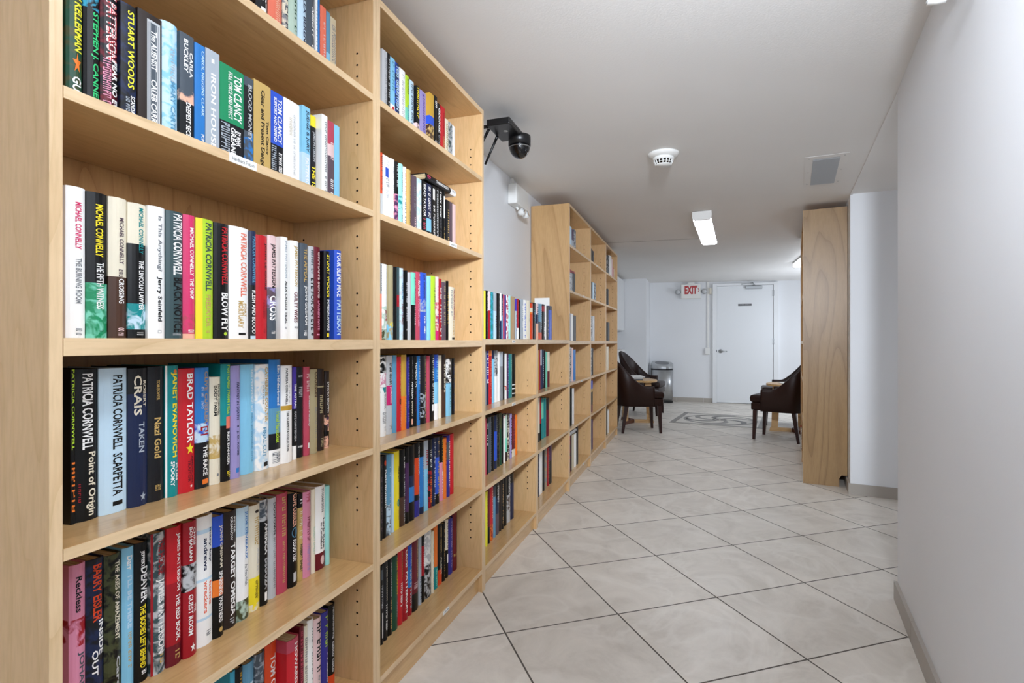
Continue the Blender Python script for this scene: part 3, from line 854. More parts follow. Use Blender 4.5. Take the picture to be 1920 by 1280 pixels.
row('A', 2, 0.105, 0.115, """
133 163.6 1063 pink>pink~crimson@.35>pink@.53 ; .08,.31,.3,.7,ink:Reckless | .57,.98,.4,.9,slate:JOHANNA J
165 197.8 1053 navy~ink>ink~orange@.85 ; .04,.42,.3,.82,rust:BARRY EISLER | .42,.65,.62,.95,white:INSIDE | .61,.78,.25,.58,white:OUT
199 230.8 1045 olive~black ; .05,.6,.52,.82,cream:THE AGES OF AMAZEMENT | .72,.97,.6,.85,ltgray:Carol
231.5 253.5 1030 sky ; .06,.16,.3,.75,white:Darr | .2,.57,.35,.75,ice:I'LL BE THERE | .6,.85,.4,.7,ochre:%12
255.6 280.5 1021 black ; .06,.18,.3,.62,white:JEFFERY | .18,.43,.35,.9,white:DEAVER | .45,.9,.3,.72,yellow:THE BODIES LEFT BEHIND | .92,.95,.4,.8,white:%2
286 312.6 1003 bottle~ltgray ; .0,1,.0,.12,crimson:# | .05,.3,.4,.9,crimson:THE HOUSE | .33,.86,.25,.9,white:JAMES PATTERSON | .87,.93,.5,.8,ochre:%2
316 343.4 992.5 red>crimson@.4>maroon@.85 ; .05,.47,.5,.86,white:JAMES PATTERSON | .49,.83,.5,.86,white:THE RED BOOK | .87,.96,.45,.8,ochre:%3
347 372 982 crimson>ltgray~black@.31>crimson@.51 ; .05,.18,.62,.82,white:CHRIS | .04,.29,.28,.54,white:BOHJALIAN | .62,.68,.7,.88,white:THE | .54,.84,.28,.6,white:GUEST ROOM | .9,.97,.4,.8,white:*
372.4 401.5 972 white>ice@.1>white@.13>ice@.48>white@.5>ice@.78>white@.8 ; .1,.37,.66,.88,navy:mary kay | .17,.42,.34,.58,navy:andrews | .52,.7,.68,.9,coral:home | .5,.75,.34,.6,coral:wreckers | .89,.93,.5,.8,gray:%2
402.5 422.5 970.5 royal>black@.25>orange@.52>black@.66 ; .08,.43,.4,.8,cream:JOHN GRISHAM | .46,.88,.4,.82,white:SPARRING PARTNERS | .92,.96,.4,.8,ochre:o
423 446 962 umber ; .06,.2,.66,.86,white:PETER | .05,.25,.38,.58,white:KIRSANOW | .28,.9,.4,.85,white:TARGET OMEGA | .92,.97,.35,.7,ltgray:%2
446.6 469.5 955 ice>white@.25>olive~sage@.82 ; .04,.47,.52,.8,blue:JUDE DEVERAUX | .51,.7,.54,.8,gray:As You Wish
470 490 950 cream>yellow@.68>cream~yellow@.93 ; .05,.08,.4,.8,umber:o | .12,.38,.4,.8,ochre:%8 | .42,.64,.6,.8,ltgray:%12 | .72,.9,.45,.7,brown:%9
490.6 505 939 slate~ltgray>black@.2 ; .22,.52,.4,.8,white:AMERICA | .56,.85,.4,.8,ltgray:DSOUZA | .88,.96,.4,.8,white:#
505.5 520.6 936 ltgray ; .05,.37,.45,.8,ink:DOGTOWN | .4,.9,.45,.75,gray:%16
522 542 928 rose ; .04,.43,.35,.7,ochre:%9 | .48,.9,.4,.6,ochre:%14
543.5 560 927 black ; .01,.36,.35,.85,peach:CLIVE CUSSLER | .37,.48,.25,.9,steel:o | .5,.73,.35,.8,white:FLOOD TIDE | .85,.95,.4,.8,ltgray:#
560.5 570 927 black>ochre@.16 ; .03,.12,.3,.7,white:%3 | .18,.52,.2,.85,cream:%12 | .58,.9,.3,.8,ink:ROBERT DALEY
570.6 585 924 pink ; .03,.12,.3,.8,rose:%3 | .3,.58,.4,.9,maroon:%10 | .62,.92,.4,.9,lilac:%12
585.5 593 918 cream ; .45,.78,.3,.85,sage:ROBERT DALEY
593.5 612 914 white>maroon@.8 ; .03,.32,.5,.75,gray:THOMPSON | .4,.76,.66,.88,ink:Lark Rise | .44,.76,.4,.6,ink:to Candleford | .84,.95,.4,.8,blush:o
612.6 620 912 aqua
""")
row('A', 1, 0.10, 0.12, """
433 442.5 1262 cyan
443.5 457 1256 black ; .05,.7,.5,.85,gold:%12
458.5 479 1249 steel ; .15,.5,.5,.85,ice:%5
481.5 499.3 1230 slate~silver ; .3,.75,.65,.95,maroon:BLACK
500 520.8 1212 rust ; .12,.72,.35,.85,white:TOM CLANCY
541 563 1205 rose>red@.12 ; .05,.75,.5,.8,white:HOWARD STERN
563.5 571 1176 maroon>black@.7 ; .05,.6,.2,.9,rose:%16
571.5 578 1175 cream ; .1,.6,.2,.8,gray:%12 | .62,.95,.2,.8,tan:%5
578.5 590 1165 white ; .1,.8,.55,.85,gray:%20
591 604.5 1163 blush ; .05,.6,.3,.9,ink:%9 | .65,.9,.4,.7,gray:%9
605 618 1151 indigo ; .06,.42,.4,.85,lime:%8 | .5,.85,.6,.9,white:%12
618.5 630.6 1137 black>rust@.85 ; .03,.42,.35,.75,ltgray:remembering | .45,.82,.35,.75,ltgray:calico cisco
""")
row('B', 6, 0.05, 0.06, """
717 726.5 90.5 ltgray ; .1,.9,.6,.8,gray:%16
727 732 98.6 black ; .08,.95,.3,.85,ltgray:%16
732.5 741 105.7 sky>white@.72 ; .05,.6,.3,.85,steel:%8 | .75,.82,.3,.8,red:o
742 749 116 navy~royal ; .03,.75,.2,.9,ice:TESS GERRITSEN | .8,.97,.3,.8,white:VIE
749.6 760 126 white ; .08,.9,.4,.85,ltgray:%14
760.5 767.5 139 lime>mint@.55 ; .05,.3,.5,.9,ink:%4 | .5,.9,.5,.9,steel:%6
768 776 148 ice ; .06,.95,.4,.9,slate:%16
781 787 159.5 black>blush@.7 ; .03,.6,.2,.9,yellow:%9 | .72,.95,.2,.8,mauve:%5
787.5 799 166.6 lilac ; .12,.9,.5,.8,purple:%12 | .04,.1,.3,.8,purple:*
806 814 172.7 gold>royal@.42>brown~ochre@.58
814.5 820 178 black ; .05,.2,.3,.9,white:%3 | .75,.95,.3,.9,ltgray:%4
820.5 826 192 black ; .08,.55,.3,.95,white:GEORGE | .6,.95,.3,.9,gray:%5
826.5 834.5 197 red ; .1,.6,.6,.9,crimson:%8 | .55,.97,.5,.9,ochre:%6
835 841 221.5 cream ; .1,.9,.3,.8,khaki:%10
841.5 848.6 227.6 bottle~ltgray ; .1,.9,.5,.8,silver:%10
849 853.5 234.7 white
""")
row('B', 5, 0.05, 0.06, """
715 718 285.5 rust>ltgray@.6 ; .05,.55,.2,.9,umber:%10
718.4 732.6 289 white>white@.03 ; .06,.15,.45,.75,ltgray:%3 | .17,.31,.3,.72,royal:# | .33,.45,.4,.8,gray:%4 | .5,.62,.4,.7,ltgray:%5 | .93,1,.2,.9,steel:o
733 742 296 white ; .12,.5,.5,.85,gray:%9 | .52,.9,.5,.85,coral:%9
743 748.7 302 black>plum~pink@.5 ; .05,.4,.3,.9,ltgray:%6
749.2 757.6 305 aqua>aqua~teal@.5>aqua@.7 ; .12,.42,.45,.8,teal:HONG | .78,.97,.45,.8,teal:MAN
758 763.2 312 white ; .05,.45,.3,.9,coral:%9 | .5,.95,.3,.9,navy:%9
764 773 316 ochre ; .04,.62,.5,.85,brown:JODI PICOULT | .66,.95,.5,.8,umber:%9
773.6 781.5 327.6 mauve ; .15,.6,.4,.7,gray:%8 | .68,.95,.5,.8,blush:%6
782 790.5 333 ice~white
791 800 337 black ; .05,.62,.35,.85,white:BRAD TAYLOR | .66,.97,.3,.8,rose:%7
800.5 809 343 navy>sky@.62>black@.85 ; .05,.6,.3,.8,white:%12
809.5 817 346.5 black ; .05,.25,.3,.8,white:# | .35,.95,.4,.8,white:%12
817.4 823 350 black ; .05,.95,.3,.8,ltgray:%14
823.4 830 352.5 black ; .05,.5,.3,.8,white:%9 | .5,.95,.4,.8,gray:%9
830.5 836.6 356 black ; .1,.5,.3,.9,white:# | .6,.95,.4,.8,ochre:%7
837 843.5 374 ink ; .2,.95,.4,.8,ochre:%10
844 848.7 378 mauve
849.2 854.7 382 blush
""")
row('B', 4, 0.045, 0.065, """
713.5 716.8 493 gray>coral@.4 ; .03,.36,.2,.9,ink:%8
717.2 728 494 white>sage~white@.55>olive~sage@.86 ; .6,.75,.35,.85,crimson:JACOB | .06,.42,.7,.85,silver:%16
732 739 496.6 khaki>khaki~sky@.75 ; .76,.83,.1,.9,yellow:o
739.5 746 500 black
746.4 750 500.6 bottle>crimson@.38>bottle@.54
750.4 758.6 502 ice~ltgray ; .18,.45,.4,.8,steel:%7 | .5,.78,.4,.75,maroon:HOT FLASH
762 765 506.5 black ; .15,.9,.2,.9,ltgray:%20
765.4 773 510 ltgray
773.5 781.6 510 mint>black@.48 ; .07,.46,.4,.9,ink:J.D. ROBB | .52,.78,.5,.85,white:%8
782 790 509 rose ; .03,.05,.5,.8,white:o | .13,.36,.3,.85,white:RUNNER | .4,.8,.3,.8,pink:PATRICK LEE
790.4 802 510 royal>royal~silver@.4>royal@.58 ; .03,.38,.35,.55,navy:%14 | .03,.4,.7,.95,silver:%12 | .65,.9,.4,.6,white:%8 | .62,.9,.7,.95,ice:%9
803 809.6 517 sky
810 818.8 516.5 lime ; .18,.4,.5,.85,olive:%6 | .42,.56,.5,.9,pink:%3
819.2 824.2 518.5 blush>blush~rose@.4>magenta@.85 ; .1,.35,.3,.7,pink:%5 | .55,.78,.3,.8,purple:%6
824.6 829.8 522.5 crimson ; .08,.95,.3,.9,white:%10
830.2 838.2 525 khaki>mauve@.03 ; .1,.8,.3,.7,khaki:%14
838.6 842.2 526.5 black ; .2,.75,.3,.9,gold:%9
843 855 537 cream ; .04,.62,.62,.9,crimson:PATRICIA CORNWELL | .06,.6,.25,.45,gray:%14 | .64,.9,.5,.75,ochre:%6 | .95,.99,.4,.9,black:#
""")
row('B', 3, 0.07, 0.08, """
714 726.8 669 black~white>white~pink@.2>teal~white@.38>white@.45 ; .47,.66,.5,.85,gray:RECESSIONAL | .7,.84,.3,.85,gray:%6 | .88,.93,.5,.8,ltgray:%3
727.3 738 667 ltgray ; .09,.37,.3,.8,ink:cruel doubt | .38,.63,.0,1,magenta:# | .4,.61,.35,.75,white:Joe McGinniss | .87,.94,.3,.8,gray:%4
738.5 746 666 steel
746.5 754.6 669 red ; .1,.52,.5,.75,ochre:%12 | .56,.64,.3,.8,umber:o | .66,.95,.6,.9,blush:%8
755.2 764.5 665 gold>orange@.55 ; .55,.9,.5,.8,yellow:%9
765 769 669 indigo ; .05,.2,.3,.8,gray:%3 | .22,.9,.3,.9,lilac:%12
769.4 777.2 668 black ; .06,.34,.5,.7,ltgray:%8 | .36,.6,.35,.8,white:AMELIA | .63,.85,.35,.7,cream:EARHART | .88,.96,.3,.7,peach:#
777.6 783.6 668 black ; .08,.44,.3,.8,white:VENDETTA | .5,.8,.3,.7,plum:%6
784 789.4 667 blue ; .05,.4,.4,.9,ltgray:%8 | .5,.95,.3,.8,navy:%9
789.8 801.6 666.5 ink>black~silver@.55>black@.9 ; .06,.38,.6,.75,ochre:%14 | .42,.95,.62,.8,ochre:%12
802.2 807.6 667 rose
808 816.2 665 black ; .05,.72,.4,.85,white:%14 | .75,.85,.3,.9,white:#
816.8 824 665 royal>blue@.2>sky@.42>white@.75 ; .06,.6,.3,.7,sky:%12
824.4 829.6 666 cream
830 838 665 umber>brown@.55 ; .15,.6,.35,.85,cream:STATESIDE
838.6 848.6 673 white~black>steel@.42>sky@.44 ; .1,.35,.3,.8,black:%5 | .5,.85,.5,.8,teal:%9
849 854 672 black ; .1,.95,.3,.9,navy:%14
""")
row('B', 2, 0.075, 0.085, """
714 718 856.5 ink ; .1,.9,.3,.8,mauve:%14
718.4 727 856.5 black ; .05,.12,.3,.7,rust:o | .17,.63,.4,.9,white:Retribution
727.4 735.6 853 steel>ice~slate@.62 ; .12,.3,.4,.7,ice:%5 | .45,.62,.4,.7,ltgray:%6
736 740.2 852 ice
741 751.2 847.5 yellow ; .2,.4,.5,.8,olive:CHEAP SHOT | .62,.71,.35,.85,teal:o | .76,.88,.6,.8,ochre:%5
752 762 844 black>brown@.62 ; .08,.25,.5,.8,white:%5 | .3,.95,.5,.85,ltgray:%14
762.4 769 839 black>plum@.2>black@.85 ; .08,.9,.6,.9,mauve:%12
769.6 779.6 836 black>navy@.4>blue@.55>black@.75 ; .25,.42,.7,.9,steel:%5
780 789 831 black>rust@.2>ink@.7>indigo@.78 ; .05,.44,.5,.9,white:THE SURVIVOR | .6,.9,.6,.85,blush:%8
789.4 797 830 black>blue@.2>navy@.9 ; .22,.55,.5,.85,ltgray:%8
797.4 805.2 827 silver>sky@.4 ; .1,.35,.3,.8,crimson:%5 | .45,.75,.4,.7,steel:%7
805.6 812.2 825 ink>crimson~ink@.45 ; .15,.4,.3,.8,white:%6 | .55,.92,.3,.8,orange:%7
812.6 817.8 822 navy ; .06,.95,.4,.9,white:%16
818.2 826 821 navy>royal@.3>black@.85 ; .06,.92,.4,.85,ochre:%14
826.4 833.2 819 black>pink@.4 ; .05,.5,.4,.85,gold:%9 | .55,.9,.4,.8,white:%7
833.8 839 822 orange ; .08,.5,.4,.9,crimson:%9
839.6 845.6 817 indigo>slate@.1>indigo@.4 ; .1,.85,.4,.8,white:%12
846 852.7 814 red
""")
row('B', 1, 0.085, 0.105, """
714.5 720 1062.5 black ; .05,.18,.2,.8,slate:# | .25,.55,.3,.9,ltgray:%9 | .6,.92,.4,.9,white:#
720.4 729 1056 ink ; .06,.5,.4,.8,cream:JAMES PATTERSON | .55,.88,.4,.8,white:NYPD RED | .9,.95,.4,.8,gray:%2
729.4 737.6 1050 black ; .05,.5,.4,.75,ltgray:JONATHAN KING | .55,.92,.4,.8,ochre:%8
738.2 748 1045 forest ; .03,.55,.6,.92,yellow:TOM CLANCY | .62,.88,.6,.8,ltgray:%9
748.4 757.4 1033 red ; .04,.38,.5,.85,ochre:PATTERSON | .45,.76,.35,.8,white:NYPD RED 2
758.2 767 1028 crimson ; .04,.28,.3,.8,white:CROSS | .34,.9,.3,.85,white:PATTERSON
767.4 774.4 1024 royal>blue@.3>crimson@.6 ; .04,.3,.4,.85,ice:STEPHEN | .35,.9,.3,.8,silver:%12
775.2 786.4 1016.5 maroon>maroon@.6>black@.75 ; .03,.55,.6,.88,ochre:HILARY MANTEL | .6,.68,.2,.9,blush:%3
786.8 792 1008 silver ; .1,.5,.3,.8,gray:%9 | .55,.92,.3,.9,navy:%7
792.4 798 1005.6 black>crimson@.15>black@.6 ; .1,.5,.4,.8,white:%9
798.6 810.4 1000 ltgray~white>black~ltgray@.5
811 815.2 997 cream ; .2,.95,.4,.8,gray:%12
815.6 822.6 987 orange>teal@.65 ; .7,.95,.3,.8,mint:%5
823 830.6 984 black>rust@.75 ; .06,.48,.4,.8,ochre:%12 | .55,.85,.4,.85,cream:ALERT
831 836.6 982.6 black ; .06,.92,.4,.85,ochre:%14
837 842.2 975 cream>black@.52 ; .06,.5,.4,.85,brown:%9 | .6,.75,.3,.8,white:#
842.8 850.6 974 indigo ; .06,.9,.4,.8,lilac:%14
851.2 859 961 maroon ; .1,.6,.5,.75,brown:%10 | .72,.76,.1,.9,ochre:%3
""")
row('C', 4, 0.035, 0.045, """
909 911.4 545 lemon
911.7 916.8 544.4 black ; .04,.42,.4,.9,white:BALDACCI | .6,.9,.3,.8,slate:%6
917.4 921.2 546 blush>crimson@.4 ; .05,.38,.4,.9,crimson:%8
921.6 927 547 teal~cyan
927.3 932.9 547.5 silver>ice@.4 ; .4,.75,.4,.8,mauve:%5
933.2 939 549.5 black ; .05,.95,.55,.85,ltgray:%16
939.3 941 549 white>navy@.6
941.3 944 551 navy>steel@.5 ; .1,.5,.3,.9,ltgray:%8
944.3 946.9 552 rose
947.2 950.2 553 indigo
950.5 955 553 white~rose
955.3 958.4 554 aqua
958.8 967.2 555 tan>tan@.02
967.5 970.6 560 purple>silver@.3 ; .4,.8,.3,.8,indigo:%5
970.9 974 560 crimson>white@.72 ; .1,.6,.4,.8,pink:%8
974.3 977 562 black
977.3 982.8 561 silver ; .1,.7,.4,.8,white:%9
983.2 989.2 562 white ; .05,.95,.2,.45,royal:%14
989.8 995.4 563 cream ; .45,.55,.5,1,olive:o
996 1000.4 568 rust>cream@.13>orange@.25>rust@.3
1000.7 1006 567 ink>black@.3 ; .2,.5,.3,.7,steel:%5
1006.3 1011 569 blush>navy@.3>peach@.55 ; .1,.5,.3,.7,navy:%5
1011.3 1017.6 569 steel>slate@.5>rust@.8 ; .1,.7,.4,.8,ice:%8
1018 1023 570 ink>crimson@.05>black@.2 ; .5,.9,.4,.8,white:%6
1023.2 1025.2 571 white
1025.5 1030 574 black ; .4,.9,.4,.7,ochre:%6
1030.3 1036.4 573 navy>royal@.12
""", False, 1.0603, 0.8)
row('C', 3, 0.07, 0.075, """
911 913 657.6 gray
913.3 918 657.6 indigo>navy@.6 ; .05,.6,.2,.9,white:%8
918.3 923.9 657 orange>red@.1 ; .2,.95,.3,.7,coral:%12
924.3 928.8 657 navy>sky@.16
929.1 934.6 657 gray>ltgray~black@.1>white@.5
935 939.6 659 white
940 944.6 659 silver>gray@.3
945 946.6 659 black
947 951.7 663 white>rust~white@.7>white@.8
952 954.5 663 plum ; .1,.9,.3,.9,lilac:%9
954.9 962 663.5 teal ; .1,.4,.4,.7,mint:%4
962.4 968.2 664 black>white@.71>black@.73>white@.8>black@.82>white@.91>black@.93
""", False)
row('D', 3, 0.06, 0.065, """
1009 1011 656 gold
1011.3 1014.6 655 crimson
1014.9 1017 655 silver>navy@.4
1017.3 1020.5 655 navy ; .2,.95,.3,.8,ice:%9
1020.8 1024 657 black
1024.3 1027.5 659.5 mint
1027.8 1032 659.5 cream>maroon@.55
""", False)
row('C', 2, 0.07, 0.08, """
911 913.2 785 rose
913.5 916.7 784 black ; .05,.2,.3,.8,white:%3 | .3,.5,.2,.9,white:%4
917 923 782.5 slate ; .1,.95,.6,.9,silver:%14
923.3 928.2 781 black
928.5 933.8 779 navy>royal@.3>navy@.85 ; .05,.6,.6,.9,ltgray:%9
934.1 938.6 776 black~olive
938.9 942 774.5 olive>forest@.3
942.3 944.7 777 black
945 949 780 blush>white@.05
949.3 952.2 778 sage>mint@.5>umber@.8
952.5 957.4 777 umber~cream
957.8 961 776 lilac ; .1,.9,.2,.7,slate:%9
961.3 968 779 maroon>cream@.82 ; .1,.7,.3,.8,rose:%10
968.3 970.8 778 orange
""", False)
row('D', 2, 0.07, 0.08, """
1009 1013.4 746 cream>black@.8
1013.7 1016 746.5 crimson>black@.6
1016.3 1020.6 747 teal>mint@.1>teal@.5
1020.9 1025.6 747 teal
1027.2 1031 747 umber>maroon@.3
""", False)
row('C', 1, 0.075, 0.09, """
911.5 916 922.5 lemon ; .1,.7,.5,.9,olive:%8
916.4 920 917 maroon>black@.7
920.4 926.4 913 red>orange~crimson@.7 ; .1,.6,.4,.9,peach:%8
927 930.6 912 slate>steel@.2
931 937.6 905 black>navy@.3>mauve@.6 ; .08,.4,.3,.8,white:%7
938 941 903 umber
941.4 946.2 900 black ; .1,.9,.3,.7,tan:%12
946.6 951.6 897 black ; .1,.9,.4,.6,olive:%12
952 958.6 892 black>ltgray~brown@.42>ltgray@.8 ; .05,.42,.3,.9,white:%8
959 965 889 black>navy@.2 ; .2,.9,.75,.95,royal:#
""", False)
row('D', 1, 0.07, 0.08, """
1009.5 1012 848.7 navy ; .1,.9,.3,.8,silver:%9
1012.3 1018.6 846.5 white
1018.9 1022.4 843 black
1022.8 1026.8 841 gray~tan
1027.2 1031 841 crimson ; .1,.8,.4,.8,peach:%8
1031.4 1036 835 plum>ink@.4
""", False)
row('E', 6, 0.022, 0.03, """
1069.3 1072 424 ice
1072.3 1076.2 429 plum>silver@.55
1076.6 1080 430 slate~ltgray
""", False)
row('E', 5, 0.022, 0.03, """
1069.5 1073.6 511 ltgray~gray
1073.9 1076 512 ink
1076.4 1078.8 512.5 black
""", False)
row('E', 4, 0.022, 0.03, """
1069 1070 587.4 navy
1070.3 1075 587.5 white
1075.4 1080.2 591 black
""", False)
row('E', 3, 0.022, 0.03, """
1069 1072.7 651 ink~ltgray
1073 1076 652 blush
1076.4 1080.6 655.6 blue
""", False)
row('E', 2, 0.022, 0.03, """
1070 1074 728.6 black
1074.4 1077.4 729 white
""", False)
row('E', 1, 0.022, 0.03, """
1068.3 1070 818 slate~red
1070.3 1073 817 black
1073.3 1077.5 816 beige
1077.9 1081.8 814 white
1082.2 1085.2 800 black
""", False)
row('F', 6, 0.022, 0.03, """
1108.6 1111 469 black
1111.3 1113.4 471 ink
""", False)
row('F', 5, 0.022, 0.03, """
1108.6 1111 527.6 black
1111.3 1114 529 ice
1114.4 1117.4 530 black~ltgray
""", False)
row('F', 4, 0.022, 0.03, """
1108.6 1112 592 black~ltgray
1112.3 1116 592.5 ltgray
""", False)
row('F', 3, 0.022, 0.03, """
1108 1110.6 652 slate~ltgray
1110.9 1113 653 black
""", False)
row('F', 2, 0.022, 0.03, """
1108 1112.6 715 royal>ochre@.25>black@.35>maroon@.75
""", False)
row('F', 1, 0.022, 0.03, """
1107.5 1110 788 slate
1110.3 1112.6 787 plum
""", False)
row('G', 6, 0.022, 0.03, """
1140.4 1143 478 ink~gray
1143.4 1147.6 478 white
1147.9 1149.2 486 blush
1149.5 1150.5 500 rose
1150.8 1151.8 504 cream
""", False)
row('G', 5, 0.022, 0.03, """
1139.4 1141.2 541 black
""", False)
row('G', 4, 0.022, 0.03, """
1139.4 1143 604 black
""", False)
row('G', 3, 0.022, 0.03, """
1139.4 1142 650 cream
""", False)
row('G', 1, 0.022, 0.03, """
1138.2 1139.4 763.5 black
1139.7 1143 770 white
""", False)


# books lying flat on standing ones
def lying(case, k, x0, x1, s, d, t, spec, texts, label, group):
    y0, y1 = (FR + s) / ray_tan(x0), (FR + s) / ray_tan(x1)
    z = max(p[2] for p in TOPS[(case, k)] if p[1] > y0 + 0.004 and p[0] < y1 - 0.004) + 0.0008
    N_BOOK[0] += 1
    build_book((-(FR + s), y1, z), d, t, y1 - y0, spec, parse_items(texts), label, group, N_BOOK[0], True, (math.pi / 2, 0, 0))

lying('B', 5, 800, 855.5, 0.055, 0.13, 0.024, 'ink>white@.8', '.02,.12,.3,.8,hotpink:o | .3,.72,.3,.75,white:THE MIDNIGHT | .84,.96,.35,.7,gray:%3',
      'black book lying flat on top of the second shelf row, second bookcase', 'books on the second shelf of second bookcase')
lying('E', 5, 1069, 1077.5, 0.055, 0.12, 0.03, 'crimson', '.2,.8,.3,.7,maroon:%5', 'dark red book lying flat on second shelf books, first far bookcase', 'books on the second shelf of first far bookcase')
lying('E', 1, 1069.5, 1081.3, 0.024, 0.13, 0.026, 'ltgray', '.1,.3,.3,.7,gray:%3 | .7,.9,.3,.7,gray:%3', 'light grey book lying flat on bottom shelf books, first far bookcase', 'books on the bottom shelf of first far bookcase')

# books just showing past the right-hand end panel
for i, (a, h, t, sp, lab) in enumerate(((0.845, 0.19, 0.03, 'white~gray', 'white spotted book peeping out low beside the right-hand end panel'),
                                        (0.878, 0.21, 0.028, 'crimson', 'red book low down on the right, next to the white spotted one'),
                                        (0.910, 0.20, 0.026, 'black', 'black book low down on the right, behind the red one'))):
    p = R0 + WD * (a + t) - WN * 0.008
    N_BOOK[0] += 1
    build_book((p.x, p.y, SHELF_TOP[1] + 0.0003), 0.13, t, h, sp, [], lab, 'books in the right bookcases', N_BOOK[0], True, (0, 0, RZ))

# white card folder behind the books on the low bookcase
bm = bmesh.new()
box(bm, -0.055, 0.055, -0.006, 0.0, 0.0, 0.298, bev=0.0008)
for z in (0.06, 0.24): box(bm, -0.054, 0.054, -0.0064, -0.006, z, z + 0.001)
f = tag(obj('document_folder', bm, M_PAPER, loc=(-1.047, 3.698, 1.0603)), 'white card folder standing behind the books against the tall end panel', 'folder')

# ------------------------------------------------------------------ fittings on walls and ceiling
def dome_camera():
    r = empty('security_camera', (-0.833, 2.326, 2.02), 0, 'black dome camera with aerials, hung by the second bookcase', 'security camera')
    bm = bmesh.new(); box(bm, -0.054, 0.054, -0.10, 0.10, -0.015, 0.015, bev=0.004); obj('housing', bm, M_BLACK, r)
    bm = bmesh.new()
    for x in (0.0545,): 
        for z in (-0.006, 0.004): box(bm, x - 0.001, x + 0.0004, -0.09, 0.09, z - 0.0012, z + 0.0012)
    obj('side_groove', bm, M_GLOSSBLACK, r)
    bm = bmesh.new()
    prof = [(0.0, 0.0), (0.052, 0.0), (0.053, -0.012), (0.053, -0.045)]
    lathe(bm, prof[::-1], 32, 0, 0.035, 0.10)
    o = obj('dome_collar', bm, M_BLACK, r, True)
    bm = bmesh.new()
    prof = [(0.050 * math.cos(a), -0.0455 - 0.060 * math.sin(a)) for a in [k * math.pi / 20 for k in range(11)]]
    prof[-1] = (0.0, prof[-1][1])
    lathe(bm, prof, 32, 0, 0.035, 0.10); obj('dome', bm, M_GLOSSBLACK, r, True)
    bm = bmesh.new()
    lathe(bm, [(0.0505, -0.052), (0.0512, -0.054), (0.0505, -0.056)], 32, 0, 0.035, 0.10); obj('dome_ring', bm, M_STEEL, r, True)
    bm = bmesh.new(); tube(bm, [(-0.05, -0.06, 0.0), (-0.302, -0.06, 0.0)], 0.008); box(bm, -0.302, -0.288, -0.09, -0.03, -0.03, 0.03); obj('wall_arm', bm, M_BLACK, r, False)
    for p, q in (((-0.045, 0.015, -0.018), (-0.098, -0.005, -0.15)), ((-0.058, -0.06, -0.012), (-0.135, -0.07, -0.16))):
        bm = bmesh.new()
        p, q = Vector(p), Vector(q)
        tube(bm, [p, p.lerp(q, 0.12)], 0.007); tube(bm, [p.lerp(q, 0.12), p.lerp(q, 0.3), q], 0.0065, r1=0.005)
        obj('aerial', bm, M_BLACK, r, True)
    bm = bmesh.new()
    n = 20
    for k in range(n):
        a, b = 2 * math.pi * k / n, 2 * math.pi * (k + 1) / n
        bm.faces.new([bm.verts.new((0.008 + rr * math.cos(t), -0.02 + rr * math.sin(t), -0.0155)) for rr, t in ((0.008, a), (0.010, a), (0.010, b), (0.008, b))])
    for x in (-0.003, 0.002): box(bm, 0.008 + x, 0.008 + x + 0.002, -0.025, -0.014, -0.0156, -0.0152)
    o = obj('emblem', bm, M_WHITE, r); o['label'] = 'small white round emblem'
dome_camera()

def emergency_light(loc, rz, label):
    """wall box with two lamp heads under it; local +x leaves the wall"""
    r = empty('emergency_light', loc, rz, label, 'emergency light', 'emergency lights on the corridor walls')
    bm = bmesh.new(); box(bm, 0.001, 0.062, -0.125, 0.125, 0.0, 0.125, bev=0.006); obj('housing', bm, M_WHITE, r)
    bm = bmesh.new(); box(bm, 0.0622, 0.0634, -0.105, 0.105, 0.012, 0.112); obj('cover_plate', bm, M_WHITE, r)
    bm = bmesh.new(); box(bm, 0.001, 0.02, -0.075, -0.055, 0.1255, 0.172); obj('conduit', bm, M_WHITE, r)
    for y in (-0.03, 0.055):
        bm = bmesh.new()
        tube(bm, [(0.03, y, -0.001), (0.04, y, -0.02)], 0.008, 10)
        a = [(0.045, y, -0.045), (0.06, y, -0.040), (0.078, y, -0.033)]
        tube(bm, a, 0.016, 20, 0, 0.025)
        h = obj('lamp_head', bm, M_WHITE, r, True)
        bm = bmesh.new()
        d = (Vector(a[2]) - Vector(a[0])).normalized()
        tube(bm, [Vector(a[2]) + d * 0.0008, Vector(a[2]) + d * 0.004], 0.021, 20); obj('lens', bm, mat('clear_lamp_lens', 'c9ccce', 0.1, coat=0.5), h, True)
    return r
emergency_light((-1.136, 3.333, 1.92), 0.0, 'white emergency light box high on left wall beyond the second bookcase')
pe = C1 - WD * 1.06
emergency_light((pe.x, pe.y, 1.922), RZ, 'white emergency light at the top edge of the near right wall')

